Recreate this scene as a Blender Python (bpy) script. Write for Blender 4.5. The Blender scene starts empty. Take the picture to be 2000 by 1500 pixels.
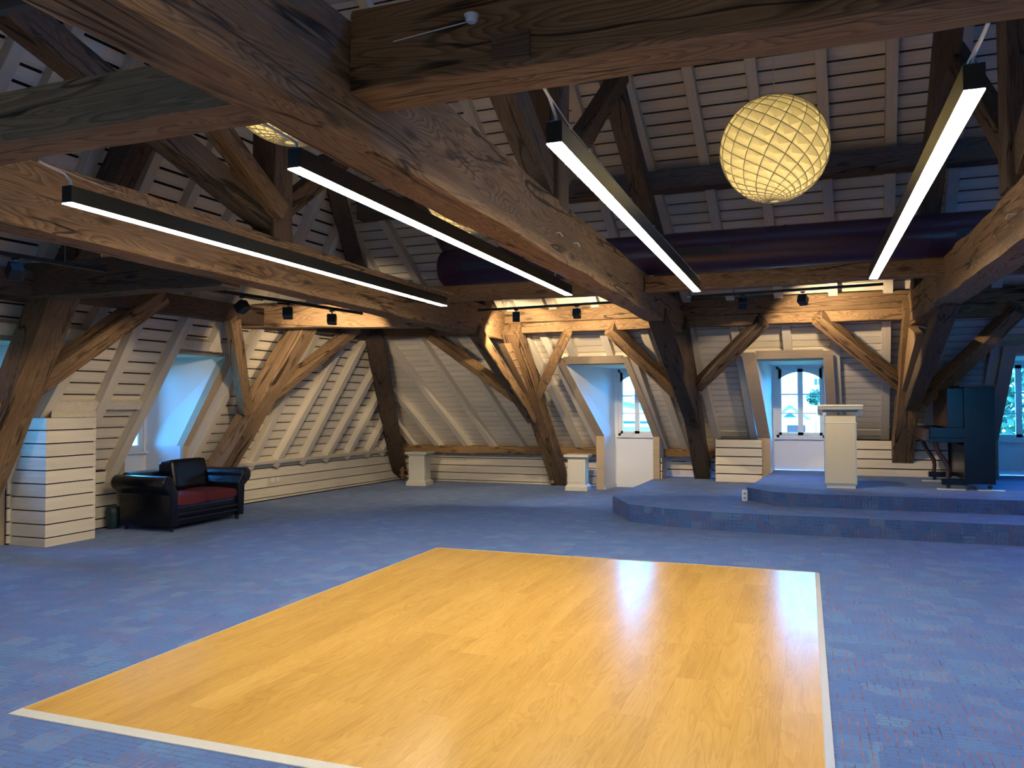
import bpy, bmesh, math, random
from mathutils import Vector, Matrix, noise
random.seed(7)
sc = bpy.context.scene
COL = sc.collection
V = Vector
# ------------------------------------------------------------------ camera
cam = bpy.data.cameras.new('camera'); camo = bpy.data.objects.new('camera', cam); COL.objects.link(camo)
cam.sensor_fit = 'HORIZONTAL'; cam.sensor_width = 36.0; cam.lens = 36.0 * 1562.9 / 2000.0
cam.clip_start = 0.05; cam.clip_end = 500
yaw, pitch, roll = 0.35172325, 0.02666668, -0.00239395
f = V((-math.sin(yaw)*math.cos(pitch), math.cos(yaw)*math.cos(pitch), math.sin(pitch)))
r0 = V((math.cos(yaw), math.sin(yaw), 0)); u0 = r0.cross(f)
rr = math.cos(roll)*r0 + math.sin(roll)*u0; uu = -math.sin(roll)*r0 + math.cos(roll)*u0
camo.matrix_world = Matrix(((rr.x, uu.x, -f.x, 0), (rr.y, uu.y, -f.y, 0), (rr.z, uu.z, -f.z, 1.55), (0, 0, 0, 1)))
sc.camera = camo
# ------------------------------------------------------------------ view, world, sun
sc.view_settings.view_transform = 'Standard'; sc.view_settings.look = 'None'
sc.view_settings.gamma = 1.0; sc.view_settings.use_curve_mapping = False
sc.view_settings.exposure = 0.46
wd = bpy.data.worlds.new('sky'); sc.world = wd; wd.use_nodes = True
wn = wd.node_tree; wn.nodes.clear()
wo = wn.nodes.new('ShaderNodeOutputWorld'); wb = wn.nodes.new('ShaderNodeBackground')
wt = wn.nodes.new('ShaderNodeTexCoord'); wx = wn.nodes.new('ShaderNodeSeparateXYZ'); wr = wn.nodes.new('ShaderNodeValToRGB')
wn.links.new(wt.outputs['Generated'], wx.inputs[0]); wn.links.new(wx.outputs['Z'], wr.inputs[0])
wr.color_ramp.elements[0].position = 0.0; wr.color_ramp.elements[0].color = (0.045, 0.42, 1.0, 1)
wr.color_ramp.elements[1].position = 0.7; wr.color_ramp.elements[1].color = (0.035, 0.30, 1.0, 1)
wn.links.new(wr.outputs[0], wb.inputs[0]); wb.inputs[1].default_value = 36.0
wn.links.new(wb.outputs[0], wo.inputs[0])
sun = bpy.data.lights.new('sun', 'SUN'); sun.energy = 5.0; sun.color = (1.0, 0.93, 0.84); sun.angle = 0.01
suno = bpy.data.objects.new('sun', sun); COL.objects.link(suno); suno.rotation_euler = (math.radians(52), 0, math.radians(-12))
cyc = sc.cycles
cyc.max_bounces = 8; cyc.diffuse_bounces = 5; cyc.glossy_bounces = 4; cyc.transparent_max_bounces = 12
cyc.use_denoising = True; cyc.sample_clamp_indirect = 6.0; cyc.caustics_reflective = False; cyc.caustics_refractive = False

# ------------------------------------------------------------------ tagging
def tag(o, label=None, cat=None, group=None, kind=None):
    if label: o['label'] = label
    if cat: o['category'] = cat
    if group: o['group'] = group
    if kind: o['kind'] = kind
    return o
def obj(name, me, mat=None, parent=None, mw=None):
    o = bpy.data.objects.new(name, me)
    if mat is not None and len(me.materials) == 0: me.materials.append(mat)
    COL.objects.link(o)
    if parent is not None: o.parent = parent
    if mw is not None: o.matrix_local = mw
    return o
def empty(name, loc=(0, 0, 0), rz=0.0):
    o = bpy.data.objects.new(name, None); COL.objects.link(o)
    o.location = loc; o.rotation_euler = (0, 0, rz); o.empty_display_size = 0.1
    return o
class MB:
    def __init__(s): s.v = []; s.f = []; s.sm = []
    def add(s, vs, fs, smooth=False):
        b = len(s.v); s.v += [tuple(v) for v in vs]
        for q in fs: s.f.append(tuple(b+i for i in q)); s.sm.append(smooth)
        return s
    def hexa(s, p):       # p: 4 back points then 4 front points (same order)
        return s.add(p, [(3, 2, 1, 0), (4, 5, 6, 7), (0, 1, 5, 4), (1, 2, 6, 5), (2, 3, 7, 6), (3, 0, 4, 7)])
    def box(s, a, b):
        x0, y0, z0 = a; x1, y1, z1 = b
        return s.hexa([(x0, y0, z0), (x1, y0, z0), (x1, y1, z0), (x0, y1, z0), (x0, y0, z1), (x1, y0, z1), (x1, y1, z1), (x0, y1, z1)])
    def tube(s, pts, r, n=10, caps=True, smooth=True):
        pts = [V(p) for p in pts]; rings = []
        rads = r if isinstance(r, (list, tuple)) else [r]*len(pts)
        ref = None; allv = []
        for i, p in enumerate(pts):
            t = (pts[min(i+1, len(pts)-1)] - pts[max(i-1, 0)]).normalized()
            if ref is None:
                ref = V((0, 0, 1)) if abs(t.z) < .9 else V((1, 0, 0))
            a = (ref - t*ref.dot(t)).normalized(); ref = a; b = t.cross(a)
            allv += [p + rads[i]*(math.cos(k*2*math.pi/n)*a + math.sin(k*2*math.pi/n)*b) for k in range(n)]
        fs = [(i*n+k, i*n+(k+1) % n, (i+1)*n+(k+1) % n, (i+1)*n+k) for i in range(len(pts)-1) for k in range(n)]
        s.add(allv, fs, smooth)
        if caps:
            m = len(pts)-1
            s.add(allv[:n], [tuple(range(n))[::-1]]); s.add(allv[m*n:], [tuple(range(n))])
        return s
    def prism(s, poly, axis, lo, hi):   # poly in the two other axes, extruded along axis
        def mk(p, t):
            return (t, p[0], p[1]) if axis == 0 else ((p[0], t, p[1]) if axis == 1 else (p[0], p[1], t))
        n = len(poly); vs = [mk(p, lo) for p in poly] + [mk(p, hi) for p in poly]
        return s.add(vs, [tuple(range(n))[::-1], tuple(range(n, 2*n))] + [(k, (k+1) % n, n+(k+1) % n, n+k) for k in range(n)])
    def mesh(s, name='m', mat=None, bevel=0.0, segs=1):
        me = bpy.data.meshes.new(name); me.from_pydata(s.v, [], s.f)
        bm = bmesh.new(); bm.from_mesh(me)
        bmesh.ops.recalc_face_normals(bm, faces=bm.faces)
        if bevel > 0:
            bmesh.ops.bevel(bm, geom=[e for e in bm.edges], offset=bevel, segments=segs, affect='EDGES', profile=0.7)
        bm.to_mesh(me); bm.free()
        if bevel == 0:
            for p, sm in zip(me.polygons, s.sm): p.use_smooth = sm
        if mat is not None: me.materials.append(mat)
        me.update(); return me
def boxo(name, a, b, mat, parent=None, bevel=0.0):
    return obj(name, MB().box(a, b).mesh(name, mat, bevel), None, parent)

# ------------------------------------------------------------------ materials
def newmat(name):
    m = bpy.data.materials.new(name); m.use_nodes = True
    nt = m.node_tree; b = nt.nodes['Principled BSDF']
    return m, nt, b
def plain(name, col, rough=0.6, metal=0.0, spec=0.5, coat=0.0, bump=0.0, bscale=60):
    m, nt, b = newmat(name)
    b.inputs['Base Color'].default_value = (*col, 1); b.inputs['Roughness'].default_value = rough
    b.inputs['Metallic'].default_value = metal; b.inputs['Specular IOR Level'].default_value = spec
    b.inputs['Coat Weight'].default_value = coat
    tc = nt.nodes.new('ShaderNodeTexCoord'); nz = nt.nodes.new('ShaderNodeTexNoise'); nz.inputs['Scale'].default_value = bscale
    nt.links.new(tc.outputs['Object'], nz.inputs['Vector'])
    mx = nt.nodes.new('ShaderNodeMixRGB'); mx.blend_type = 'MULTIPLY'; mx.inputs[0].default_value = 0.12
    mx.inputs[1].default_value = (*col, 1); nt.links.new(nz.outputs['Color'], mx.inputs[2])
    nt.links.new(mx.outputs[0], b.inputs['Base Color'])
    if bump > 0:
        bp = nt.nodes.new('ShaderNodeBump'); bp.inputs['Strength'].default_value = bump; bp.inputs['Distance'].default_value = 0.01
        nt.links.new(nz.outputs['Fac'], bp.inputs['Height']); nt.links.new(bp.outputs[0], b.inputs['Normal'])
    return m
def emis(name, col, st):
    m = bpy.data.materials.new(name); m.use_nodes = True; nt = m.node_tree; nt.nodes.clear()
    o = nt.nodes.new('ShaderNodeOutputMaterial'); e = nt.nodes.new('ShaderNodeEmission')
    e.inputs[0].default_value = (*col, 1); e.inputs[1].default_value = st; nt.links.new(e.outputs[0], o.inputs[0]); return m
def math_node(nt, op, a, b=None, c=None, clamp=False):
    n = nt.nodes.new('ShaderNodeMath'); n.operation = op; n.use_clamp = clamp
    for i, x in enumerate((a, b, c)):
        if x is None: continue
        if isinstance(x, (int, float)): n.inputs[i].default_value = x
        else: nt.links.new(x, n.inputs[i])
    return n.outputs[0]
def ramp(nt, src, stops, interp='LINEAR'):
    n = nt.nodes.new('ShaderNodeValToRGB'); cr = n.color_ramp; cr.interpolation = interp
    while len(cr.elements) < len(stops): cr.elements.new(0.5)
    for e, (p, c) in zip(cr.elements, stops): e.position = p; e.color = (*c, 1) if len(c) == 3 else c
    nt.links.new(src, n.inputs[0]); return n.outputs[0]
def mapping(nt, src, scale, loc=(0, 0, 0), rot=(0, 0, 0)):
    n = nt.nodes.new('ShaderNodeMapping'); nt.links.new(src, n.inputs[0])
    n.inputs['Scale'].default_value = scale; n.inputs['Location'].default_value = loc; n.inputs['Rotation'].default_value = rot
    return n.outputs[0]
def noise_node(nt, vec, scale, detail=4, rough=0.6, dist=0.0):
    n = nt.nodes.new('ShaderNodeTexNoise'); nt.links.new(vec, n.inputs['Vector'])
    n.inputs['Scale'].default_value = scale; n.inputs['Detail'].default_value = detail
    n.inputs['Roughness'].default_value = rough; n.inputs['Distortion'].default_value = dist
    return n
def mixrgb(nt, fac, a, b, blend='MIX'):
    n = nt.nodes.new('ShaderNodeMixRGB'); n.blend_type = blend
    for i, x in enumerate((fac, a, b)):
        if isinstance(x, (int, float)): n.inputs[i].default_value = x
        elif isinstance(x, tuple): n.inputs[i].default_value = (*x, 1)
        else: nt.links.new(x, n.inputs[i])
    return n.outputs[0]
def old_timber(name, dark, mid, light, rough=0.75):
    m, nt, b = newmat(name)
    tc = nt.nodes.new('ShaderNodeTexCoord'); oi = nt.nodes.new('ShaderNodeObjectInfo')
    off = nt.nodes.new('ShaderNodeVectorMath'); off.operation = 'SCALE'; off.inputs['Scale'].default_value = 37.0
    cmb = nt.nodes.new('ShaderNodeCombineXYZ')
    for i in range(3): nt.links.new(oi.outputs['Random'], cmb.inputs[i])
    nt.links.new(cmb.outputs[0], off.inputs[0])
    add = nt.nodes.new('ShaderNodeVectorMath'); add.operation = 'ADD'
    nt.links.new(tc.outputs['Object'], add.inputs[0]); nt.links.new(off.outputs[0], add.inputs[1])
    P = add.outputs[0]
    # wandering growth rings stretched along the length, swirling around knots
    warp = noise_node(nt, mapping(nt, P, (0.9, 3.2, 3.2)), 1.0, 3, 0.5)
    big = noise_node(nt, mapping(nt, P, (0.5, 5.0, 5.0)), 1.0, 2, 0.4, 1.2)
    rings = math_node(nt, 'FRACT', math_node(nt, 'MULTIPLY', big.outputs['Fac'], 26.0))
    ringv = ramp(nt, rings, [(0.0, (0.25,)*3), (0.35, (0.62,)*3), (0.8, (0.78,)*3), (1.0, (0.2,)*3)])
    fine = noise_node(nt, mapping(nt, P, (3.0, 90.0, 90.0)), 1.0, 3, 0.6)
    stain = noise_node(nt, mapping(nt, P, (0.7, 1.6, 1.6)), 1.3, 4, 0.6)
    vor = nt.nodes.new('ShaderNodeTexVoronoi'); nt.links.new(mapping(nt, P, (2.0, 6.0, 6.0)), vor.inputs['Vector']); vor.inputs['Scale'].default_value = 1.0
    knot = ramp(nt, vor.outputs['Distance'], [(0.0, (1,)*3), (0.10, (0.8,)*3), (0.19, (0,)*3)])
    kmask = ramp(nt, noise_node(nt, P, 1.7, 2).outputs['Fac'], [(0.36, (0,)*3), (0.48, (1,)*3)])
    knot = math_node(nt, 'MULTIPLY', knot, kmask)
    crk = noise_node(nt, mapping(nt, P, (0.45, 4.6, 4.6), (3, 1, 5)), 1.0, 3, 0.5, 0.6)
    crack = ramp(nt, math_node(nt, 'ABSOLUTE', math_node(nt, 'SUBTRACT', crk.outputs['Fac'], 0.5)), [(0.0, (1,)*3), (0.008, (0.7,)*3), (0.016, (0,)*3)])
    cmask = ramp(nt, noise_node(nt, mapping(nt, P, (0.8, 1.3, 1.3), (9, 4, 2)), 1.2, 2).outputs['Fac'], [(0.40, (0,)*3), (0.50, (1,)*3)])
    crack = math_node(nt, 'MULTIPLY', crack, cmask)
    tone = math_node(nt, 'ADD', math_node(nt, 'MULTIPLY', ringv, 0.42), math_node(nt, 'ADD', math_node(nt, 'MULTIPLY', fine.outputs['Fac'], 0.22), math_node(nt, 'MULTIPLY', stain.outputs['Fac'], 0.45)))
    base = ramp(nt, tone, [(0.28, dark), (0.56, mid), (0.80, light)])
    base = mixrgb(nt, math_node(nt, 'MULTIPLY', knot, 0.75), base, tuple(x*0.35 for x in dark))
    base = mixrgb(nt, math_node(nt, 'MULTIPLY', crack, 0.9), base, tuple(x*0.12 for x in dark))
    # per-timber tone
    tint = ramp(nt, oi.outputs['Random'], [(0.0, (0.80, 0.80, 0.82)), (1.0, (1.08, 1.04, 1.0))])
    base = mixrgb(nt, 1.0, base, tint, 'MULTIPLY')
    nt.links.new(base, b.inputs['Base Color']); b.inputs['Roughness'].default_value = rough
    b.inputs['Specular IOR Level'].default_value = 0.3
    h = math_node(nt, 'SUBTRACT', math_node(nt, 'ADD', math_node(nt, 'MULTIPLY', ringv, 0.35), math_node(nt, 'MULTIPLY', fine.outputs['Fac'], 0.4)), math_node(nt, 'MULTIPLY', crack, 2.5))
    bp = nt.nodes.new('ShaderNodeBump'); bp.inputs['Strength'].default_value = 0.55; bp.inputs['Distance'].default_value = 0.012
    nt.links.new(h, bp.inputs['Height']); nt.links.new(bp.outputs[0], b.inputs['Normal'])
    return m
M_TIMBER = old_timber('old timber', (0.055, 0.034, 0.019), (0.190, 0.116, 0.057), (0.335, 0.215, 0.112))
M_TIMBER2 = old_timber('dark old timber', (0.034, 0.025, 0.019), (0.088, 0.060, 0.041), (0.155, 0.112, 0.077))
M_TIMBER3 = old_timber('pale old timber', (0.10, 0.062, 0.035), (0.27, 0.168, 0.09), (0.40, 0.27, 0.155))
def painted_wood(name, c1, c2, axis_scale=(1.2, 22, 22)):
    m, nt, b = newmat(name)
    tc = nt.nodes.new('ShaderNodeTexCoord'); oi = nt.nodes.new('ShaderNodeObjectInfo')
    g = noise_node(nt, mapping(nt, tc.outputs['Object'], axis_scale), 1.0, 4, 0.65, 0.4)
    t = ramp(nt, g.outputs['Fac'], [(0.3, c1), (0.7, c2)])
    kn = nt.nodes.new('ShaderNodeTexVoronoi'); nt.links.new(mapping(nt, tc.outputs['Object'], (1.6, 5, 5)), kn.inputs['Vector']); kn.inputs['Scale'].default_value = 1.0
    t = mixrgb(nt, ramp(nt, kn.outputs['Distance'], [(0.0, (0.4,)*3), (0.09, (0,)*3)]), t, tuple(x*0.55 for x in c1))
    t = mixrgb(nt, 1.0, t, ramp(nt, oi.outputs['Random'], [(0, (0.90,)*3), (1, (1.04,)*3)]), 'MULTIPLY')
    nt.links.new(t, b.inputs['Base Color']); b.inputs['Roughness'].default_value = 0.62
    b.inputs['Specular IOR Level'].default_value = 0.3
    bp = nt.nodes.new('ShaderNodeBump'); bp.inputs['Strength'].default_value = 0.15; bp.inputs['Distance'].default_value = 0.003
    nt.links.new(g.outputs['Fac'], bp.inputs['Height']); nt.links.new(bp.outputs[0], b.inputs['Normal'])
    return m
M_PLANK = painted_wood('limewashed planks', (0.63, 0.565, 0.46), (0.75, 0.68, 0.565))
M_RAFTER = painted_wood('limewashed rafter', (0.56, 0.505, 0.415), (0.67, 0.605, 0.50))
M_CASING = painted_wood('beige painted casing', (0.40, 0.31, 0.215), (0.46, 0.36, 0.25))
M_SLOT = plain('black slot backing', (0.012, 0.014, 0.02), 0.9)
M_PLASTER = plain('white plaster', (0.80, 0.81, 0.82), 0.7, bump=0.1)
M_WINPAINT = plain('white window paint', (0.78, 0.80, 0.82), 0.35)
M_SLAB = plain('plain limewashed boarding', (0.42, 0.37, 0.30), 0.8)
M_BLACK = plain('black metal', (0.012, 0.014, 0.016), 0.4)
M_HOUSING = plain('brushed dark lamp housing', (0.045, 0.05, 0.05), 0.32, metal=0.6)
M_STEEL = plain('steel', (0.55, 0.55, 0.55), 0.3, metal=1.0)
M_WHITECABLE = plain('white cable', (0.7, 0.7, 0.66), 0.5)
M_DUCT = plain('plum painted duct', (0.050, 0.022, 0.045), 0.35)
M_GRILLE = plain('dark grille', (0.02, 0.025, 0.03), 0.5)
M_LEATHER = plain('black leather', (0.005, 0.006, 0.011), 0.27, spec=0.35, coat=0.12, bump=0.25, bscale=45)
M_RED = plain('dark red velvet', (0.11, 0.008, 0.016), 0.75, bump=0.2, bscale=140)
M_WHITEPAINT = plain('off white paint', (0.66, 0.64, 0.56), 0.5)
M_LAMPWHITE = emis('lamp diffuser', (1.0, 0.87, 0.66), 48.0)
M_FLOORTRIM = plain('pale edge strip', (0.62, 0.60, 0.52), 0.45)
# glass
def glassmat():
    m = bpy.data.materials.new('window glass'); m.use_nodes = True; nt = m.node_tree; nt.nodes.clear()
    o = nt.nodes.new('ShaderNodeOutputMaterial'); t = nt.nodes.new('ShaderNodeBsdfTransparent'); g = nt.nodes.new('ShaderNodeBsdfGlossy')
    g.inputs['Roughness'].default_value = 0.03; t.inputs[0].default_value = (0.93, 0.97, 0.97, 1)
    fr = nt.nodes.new('ShaderNodeFresnel'); fr.inputs[0].default_value = 1.45
    mx = nt.nodes.new('ShaderNodeMixShader'); nt.links.new(fr.outputs[0], mx.inputs[0]); nt.links.new(t.outputs[0], mx.inputs[1]); nt.links.new(g.outputs[0], mx.inputs[2])
    nt.links.new(mx.outputs[0], o.inputs[0]); return m
M_GLASS = glassmat()
def carpet():
    m, nt, b = newmat('blue carpet with broken lattice of lines')
    tc = nt.nodes.new('ShaderNodeTexCoord')
    geo = nt.nodes.new('ShaderNodeNewGeometry')
    sx = nt.nodes.new('ShaderNodeSeparateXYZ'); nt.links.new(tc.outputs['Object'], sx.inputs[0])
    nrm = nt.nodes.new('ShaderNodeSeparateXYZ'); nt.links.new(geo.outputs['Normal'], nrm.inputs[0])
    # on upright risers the pattern runs up the face: use z in place of y
    up = math_node(nt, 'GREATER_THAN', math_node(nt, 'ABSOLUTE', nrm.outputs[2]), 0.5)
    yy = math_node(nt, 'ADD', math_node(nt, 'MULTIPLY', sx.outputs[1], up), math_node(nt, 'MULTIPLY', sx.outputs[2], math_node(nt, 'SUBTRACT', 1.0, up)))
    cb = nt.nodes.new('ShaderNodeCombineXYZ'); nt.links.new(sx.outputs[0], cb.inputs[0]); nt.links.new(yy, cb.inputs[1])
    P = cb.outputs[0]
    def lines(sc_, rot, bw, rh, mort, offv=(0, 0, 0)):
        br = nt.nodes.new('ShaderNodeTexBrick'); nt.links.new(mapping(nt, P, (1, 1, 1), offv, (0, 0, rot)), br.inputs['Vector'])
        br.inputs['Scale'].default_value = sc_; br.inputs['Mortar Size'].default_value = mort; br.inputs['Mortar Smooth'].default_value = 0.1
        br.inputs['Brick Width'].default_value = bw; br.inputs['Row Height'].default_value = rh
        br.inputs['Color1'].default_value = (0, 0, 0, 1); br.inputs['Color2'].default_value = (0, 0, 0, 1); br.inputs['Mortar'].default_value = (1, 1, 1, 1)
        br.offset = 0.5; br.squash = 1.0
        return br.outputs['Fac']
    A = lines(1.0, 0, 0.105, 0.042, 0.0028); B = lines(1.0, math.pi/2, 0.115, 0.040, 0.0034, (0.013, 0.02, 0))
    # cell choice: squares of 21 cm switch between the two directions or leave plain
    vc = nt.nodes.new('ShaderNodeTexVoronoi'); vc.distance = 'CHEBYCHEV'; nt.links.new(P, vc.inputs['Vector']); vc.inputs['Scale'].default_value = 6.3; vc.inputs['Randomness'].default_value = 0.55
    sep = nt.nodes.new('ShaderNodeSeparateColor'); nt.links.new(vc.outputs['Color'], sep.inputs[0])
    sel = math_node(nt, 'GREATER_THAN', sep.outputs[0], 0.5)
    ln = math_node(nt, 'ADD', math_node(nt, 'MULTIPLY', A, sel), math_node(nt, 'MULTIPLY', B, math_node(nt, 'SUBTRACT', 1.0, sel)))
    keep = ramp(nt, noise_node(nt, P, 9.0, 2).outputs['Fac'], [(0.36, (0.05,)*3), (0.50, (1,)*3)])
    ln = math_node(nt, 'MULTIPLY', ln, keep)
    lcol = ramp(nt, noise_node(nt, P, 5.0, 2).outputs['Fac'], [(0.36, (0.02, 0.02, 0.05)), (0.46, (0.30, 0.10, 0.09)), (0.62, (0.42, 0.24, 0.19))])
    lcol = mixrgb(nt, math_node(nt, 'MULTIPLY', sel, 0.7), ramp(nt, noise_node(nt, P, 5.0, 2).outputs['Fac'], [(0.34, (0.03, 0.03, 0.07)), (0.44, (0.20, 0.06, 0.065)), (0.66, (0.29, 0.14, 0.12))]), (0.05, 0.05, 0.10))
    patch = ramp(nt, sep.outputs[1], [(0.0, (0.054, 0.125, 0.31)), (0.6, (0.060, 0.138, 0.325)), (0.85, (0.072, 0.168, 0.35)), (1.0, (0.088, 0.195, 0.365))])
    weave = noise_node(nt, mapping(nt, P, (60, 380, 1)), 1.0, 2)
    patch = mixrgb(nt, 0.55, patch, ramp(nt, weave.outputs['Fac'], [(0.3, (0.55,)*3), (0.7, (1.25,)*3)]), 'MULTIPLY')
    col = mixrgb(nt, ln, patch, lcol)
    nt.links.new(col, b.inputs['Base Color']); b.inputs['Roughness'].default_value = 0.95; b.inputs['Specular IOR Level'].default_value = 0.15
    b.inputs['Sheen Weight'].default_value = 0.25; b.inputs['Sheen Roughness'].default_value = 0.5; b.inputs['Sheen Tint'].default_value = (0.6, 0.7, 1.0, 1)
    bp = nt.nodes.new('ShaderNodeBump'); bp.inputs['Strength'].default_value = 0.3; bp.inputs['Distance'].default_value = 0.004
    nt.links.new(noise_node(nt, P, 260.0, 2).outputs['Fac'], bp.inputs['Height']); nt.links.new(bp.outputs[0], b.inputs['Normal'])
    return m
M_CARPET = carpet()
def dancewood():
    m, nt, b = newmat('honey laminate')
    tc = nt.nodes.new('ShaderNodeTexCoord'); oi = nt.nodes.new('ShaderNodeObjectInfo')
    add = nt.nodes.new('ShaderNodeVectorMath'); add.operation = 'ADD'; cmb = nt.nodes.new('ShaderNodeCombineXYZ')
    s = math_node(nt, 'MULTIPLY', oi.outputs['Random'], 31.0)
    nt.links.new(s, cmb.inputs[0]); nt.links.new(s, cmb.inputs[1]); nt.links.new(tc.outputs['Object'], add.inputs[0]); nt.links.new(cmb.outputs[0], add.inputs[1])
    P = add.outputs[0]
    n1 = noise_node(nt, mapping(nt, P, (7.0, 0.8, 1)), 1.0, 2, 0.4, 0.8)
    rg = math_node(nt, 'FRACT', math_node(nt, 'MULTIPLY', n1.outputs['Fac'], 16.0))
    rg = ramp(nt, rg, [(0, (0.3,)*3), (0.4, (0.6,)*3), (0.9, (0.75,)*3), (1, (0.3,)*3)])
    n2 = noise_node(nt, mapping(nt, P, (120.0, 4.0, 1)), 1.0, 3)
    n3 = noise_node(nt, mapping(nt, P, (5.0, 0.7, 1)), 1.0, 2)
    t = math_node(nt, 'ADD', math_node(nt, 'MULTIPLY', rg, 0.28), math_node(nt, 'ADD', math_node(nt, 'MULTIPLY', n2.outputs['Fac'], 0.3), math_node(nt, 'MULTIPLY', n3.outputs['Fac'], 0.45)))
    c = ramp(nt, t, [(0.3, (0.40, 0.215, 0.045)), (0.55, (0.53, 0.305, 0.072)), (0.8, (0.62, 0.385, 0.115))])
    c = mixrgb(nt, 1.0, c, ramp(nt, oi.outputs['Random'], [(0, (0.955, 0.95, 0.94)), (1, (1.03, 1.03, 1.03))]), 'MULTIPLY')
    nt.links.new(c, b.inputs['Base Color'])
    b.inputs['Roughness'].default_value = 0.24; b.inputs['Specular IOR Level'].default_value = 0.22
    bp = nt.nodes.new('ShaderNodeBump'); bp.inputs['Strength'].default_value = 0.06; bp.inputs['Distance'].default_value = 0.002
    nt.links.new(n2.outputs['Fac'], bp.inputs['Height']); nt.links.new(bp.outputs[0], b.inputs['Normal'])
    return m
M_DANCE = dancewood()

# ------------------------------------------------------------------ roof planes
def Nplane(u, z, d=0.0):      # boarded face of the north slope, d = distance into the room
    k = 1.3321
    return V((u, 15.05 - (z-0.64)/0.88 - 0.88*d/k, z - d/k))
def Wplane(u, z, d=0.0):
    k = 2.3853
    return V((-8.31 + (0.1405*(u-10.44) + z - 0.69)/2.161 + 2.161*d/k, u - 0.1405*d/k, z - d/k))
def Splane(u, z, d=0.0):
    p = Nplane(u, z, d); return V((p.x, 12.0-p.y, p.z))
def lin(a, za, b, zb):
    return lambda z: a + (b-a)*(z-za)/(zb-za)
hipN = lambda z: -8.121 + 0.4165*(z-0.713)
hipW = lambda z: 14.967 - 1.1364*(z-0.713)
NLr = [(-7.581, .78, -7.646, 1.06, 1.6), (-7.011, .786, -7.339, 1.767, 1.95), (-6.376, .796, -6.935, 2.625, 2.9), (-5.806, .772, -6.284, 2.633, 2.95), (-5.189, .792, -5.696, 2.706, 2.95),
       (-4.604, .8, -4.995, 2.485, 2.95), (-4.047, .8, -4.348, 2.668, 2.95), (-3.657, .846, -4.018, 2.643, 2.95), (-2.44, .795, -2.661, 2.405, 2.95), (-2.061, .8, -2.37, 2.736, 2.95),
       (-1.476, .954, -1.657, 2.749, 2.95), (-.845, .962, -.998, 2.741, 2.95), (.541, .952, .415, 2.544, 2.95), (1.225, .962, 1.094, 2.77, 2.95), (1.835, .952, 1.828, 2.795, 2.95), (2.575, 1.064, 2.516, 2.587, 2.95),
       (3.90, 1.0, 3.90, 2.6, 2.95), (4.6, 1.0, 4.6, 2.6, 2.95)]
NUr = [(-6.50, 3.2, -6.58, 3.9, 4.3), (-5.849, 3.559, -6.0, 4.439, 5.65), (-5.093, 3.44, -5.195, 4.08, 6.6), (-4.457, 3.2, -4.816, 5.57, 6.6), (-3.741, 3.17, -4.088, 5.5, 6.6), (-3.061, 3.21, -3.339, 5.49, 6.6), (-2.527, 3.89, -2.673, 5.52, 6.6),
       (-1.742, 3.84, -1.964, 5.40, 6.6), (-1.094, 3.91, -1.255, 5.51, 6.6), (-.417, 3.945, -.55, 5.5, 6.6), (.32, 3.94, .198, 5.51, 6.6), (1.027, 3.96, .923, 5.52, 6.6), (1.714, 3.99, 1.629, 5.51, 6.6), (2.349, 3.95, 2.287, 5.54, 6.6), (3.05, 4, 3.0, 5.5, 6.6), (3.75, 4, 3.7, 5.5, 6.6)]
WLr = [(5.20, .7, 5.33, 1.9, 2.9), (6.517, .687, 6.772, 1.914, 2.9), (7.384, 1.597, 7.485, 2.672, 2.9), (7.888, .715, 8.195, 2.668, 2.9), (9.169, .756, 9.48, 2.466, 2.9), (9.921, .737, 10.401, 2.687, 2.9), (10.472, .742, 10.791, 2.663, 2.9),
       (11.085, .748, 11.53, 2.527, 2.9), (11.748, .763, 12.096, 2.564, 2.9), (12.41, .764, 12.759, 2.037, 2.35), (13.045, .75, 13.264, 1.784, 2.0), (13.7, .757, 13.854, 1.473, 1.6), (14.234, .772, 14.318, 1.11, 1.2)]
WUr = [(4.30, 4.0, 4.38, 4.8, 6.4), (5.05, 4.01, 5.157, 4.772, 6.4), (5.50, 4.0, 5.60, 4.933, 6.4), (6.18, 3.9, 6.26, 4.6, 6.4), (6.90, 3.953, 6.941, 4.45, 6.4), (7.56, 3.93, 7.62, 4.4, 6.3), (8.27, 3.945, 8.34, 4.4, 6.0), (8.95, 3.92, 9.03, 4.6, 5.6), (9.649, 3.91, 9.719, 4.604, 5.1), (10.35, 3.9, 10.41, 4.4, 4.55), (11.02, 3.5, 11.06, 3.9, 4.0), (11.65, 3.1, 11.68, 3.3, 3.45)]

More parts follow.
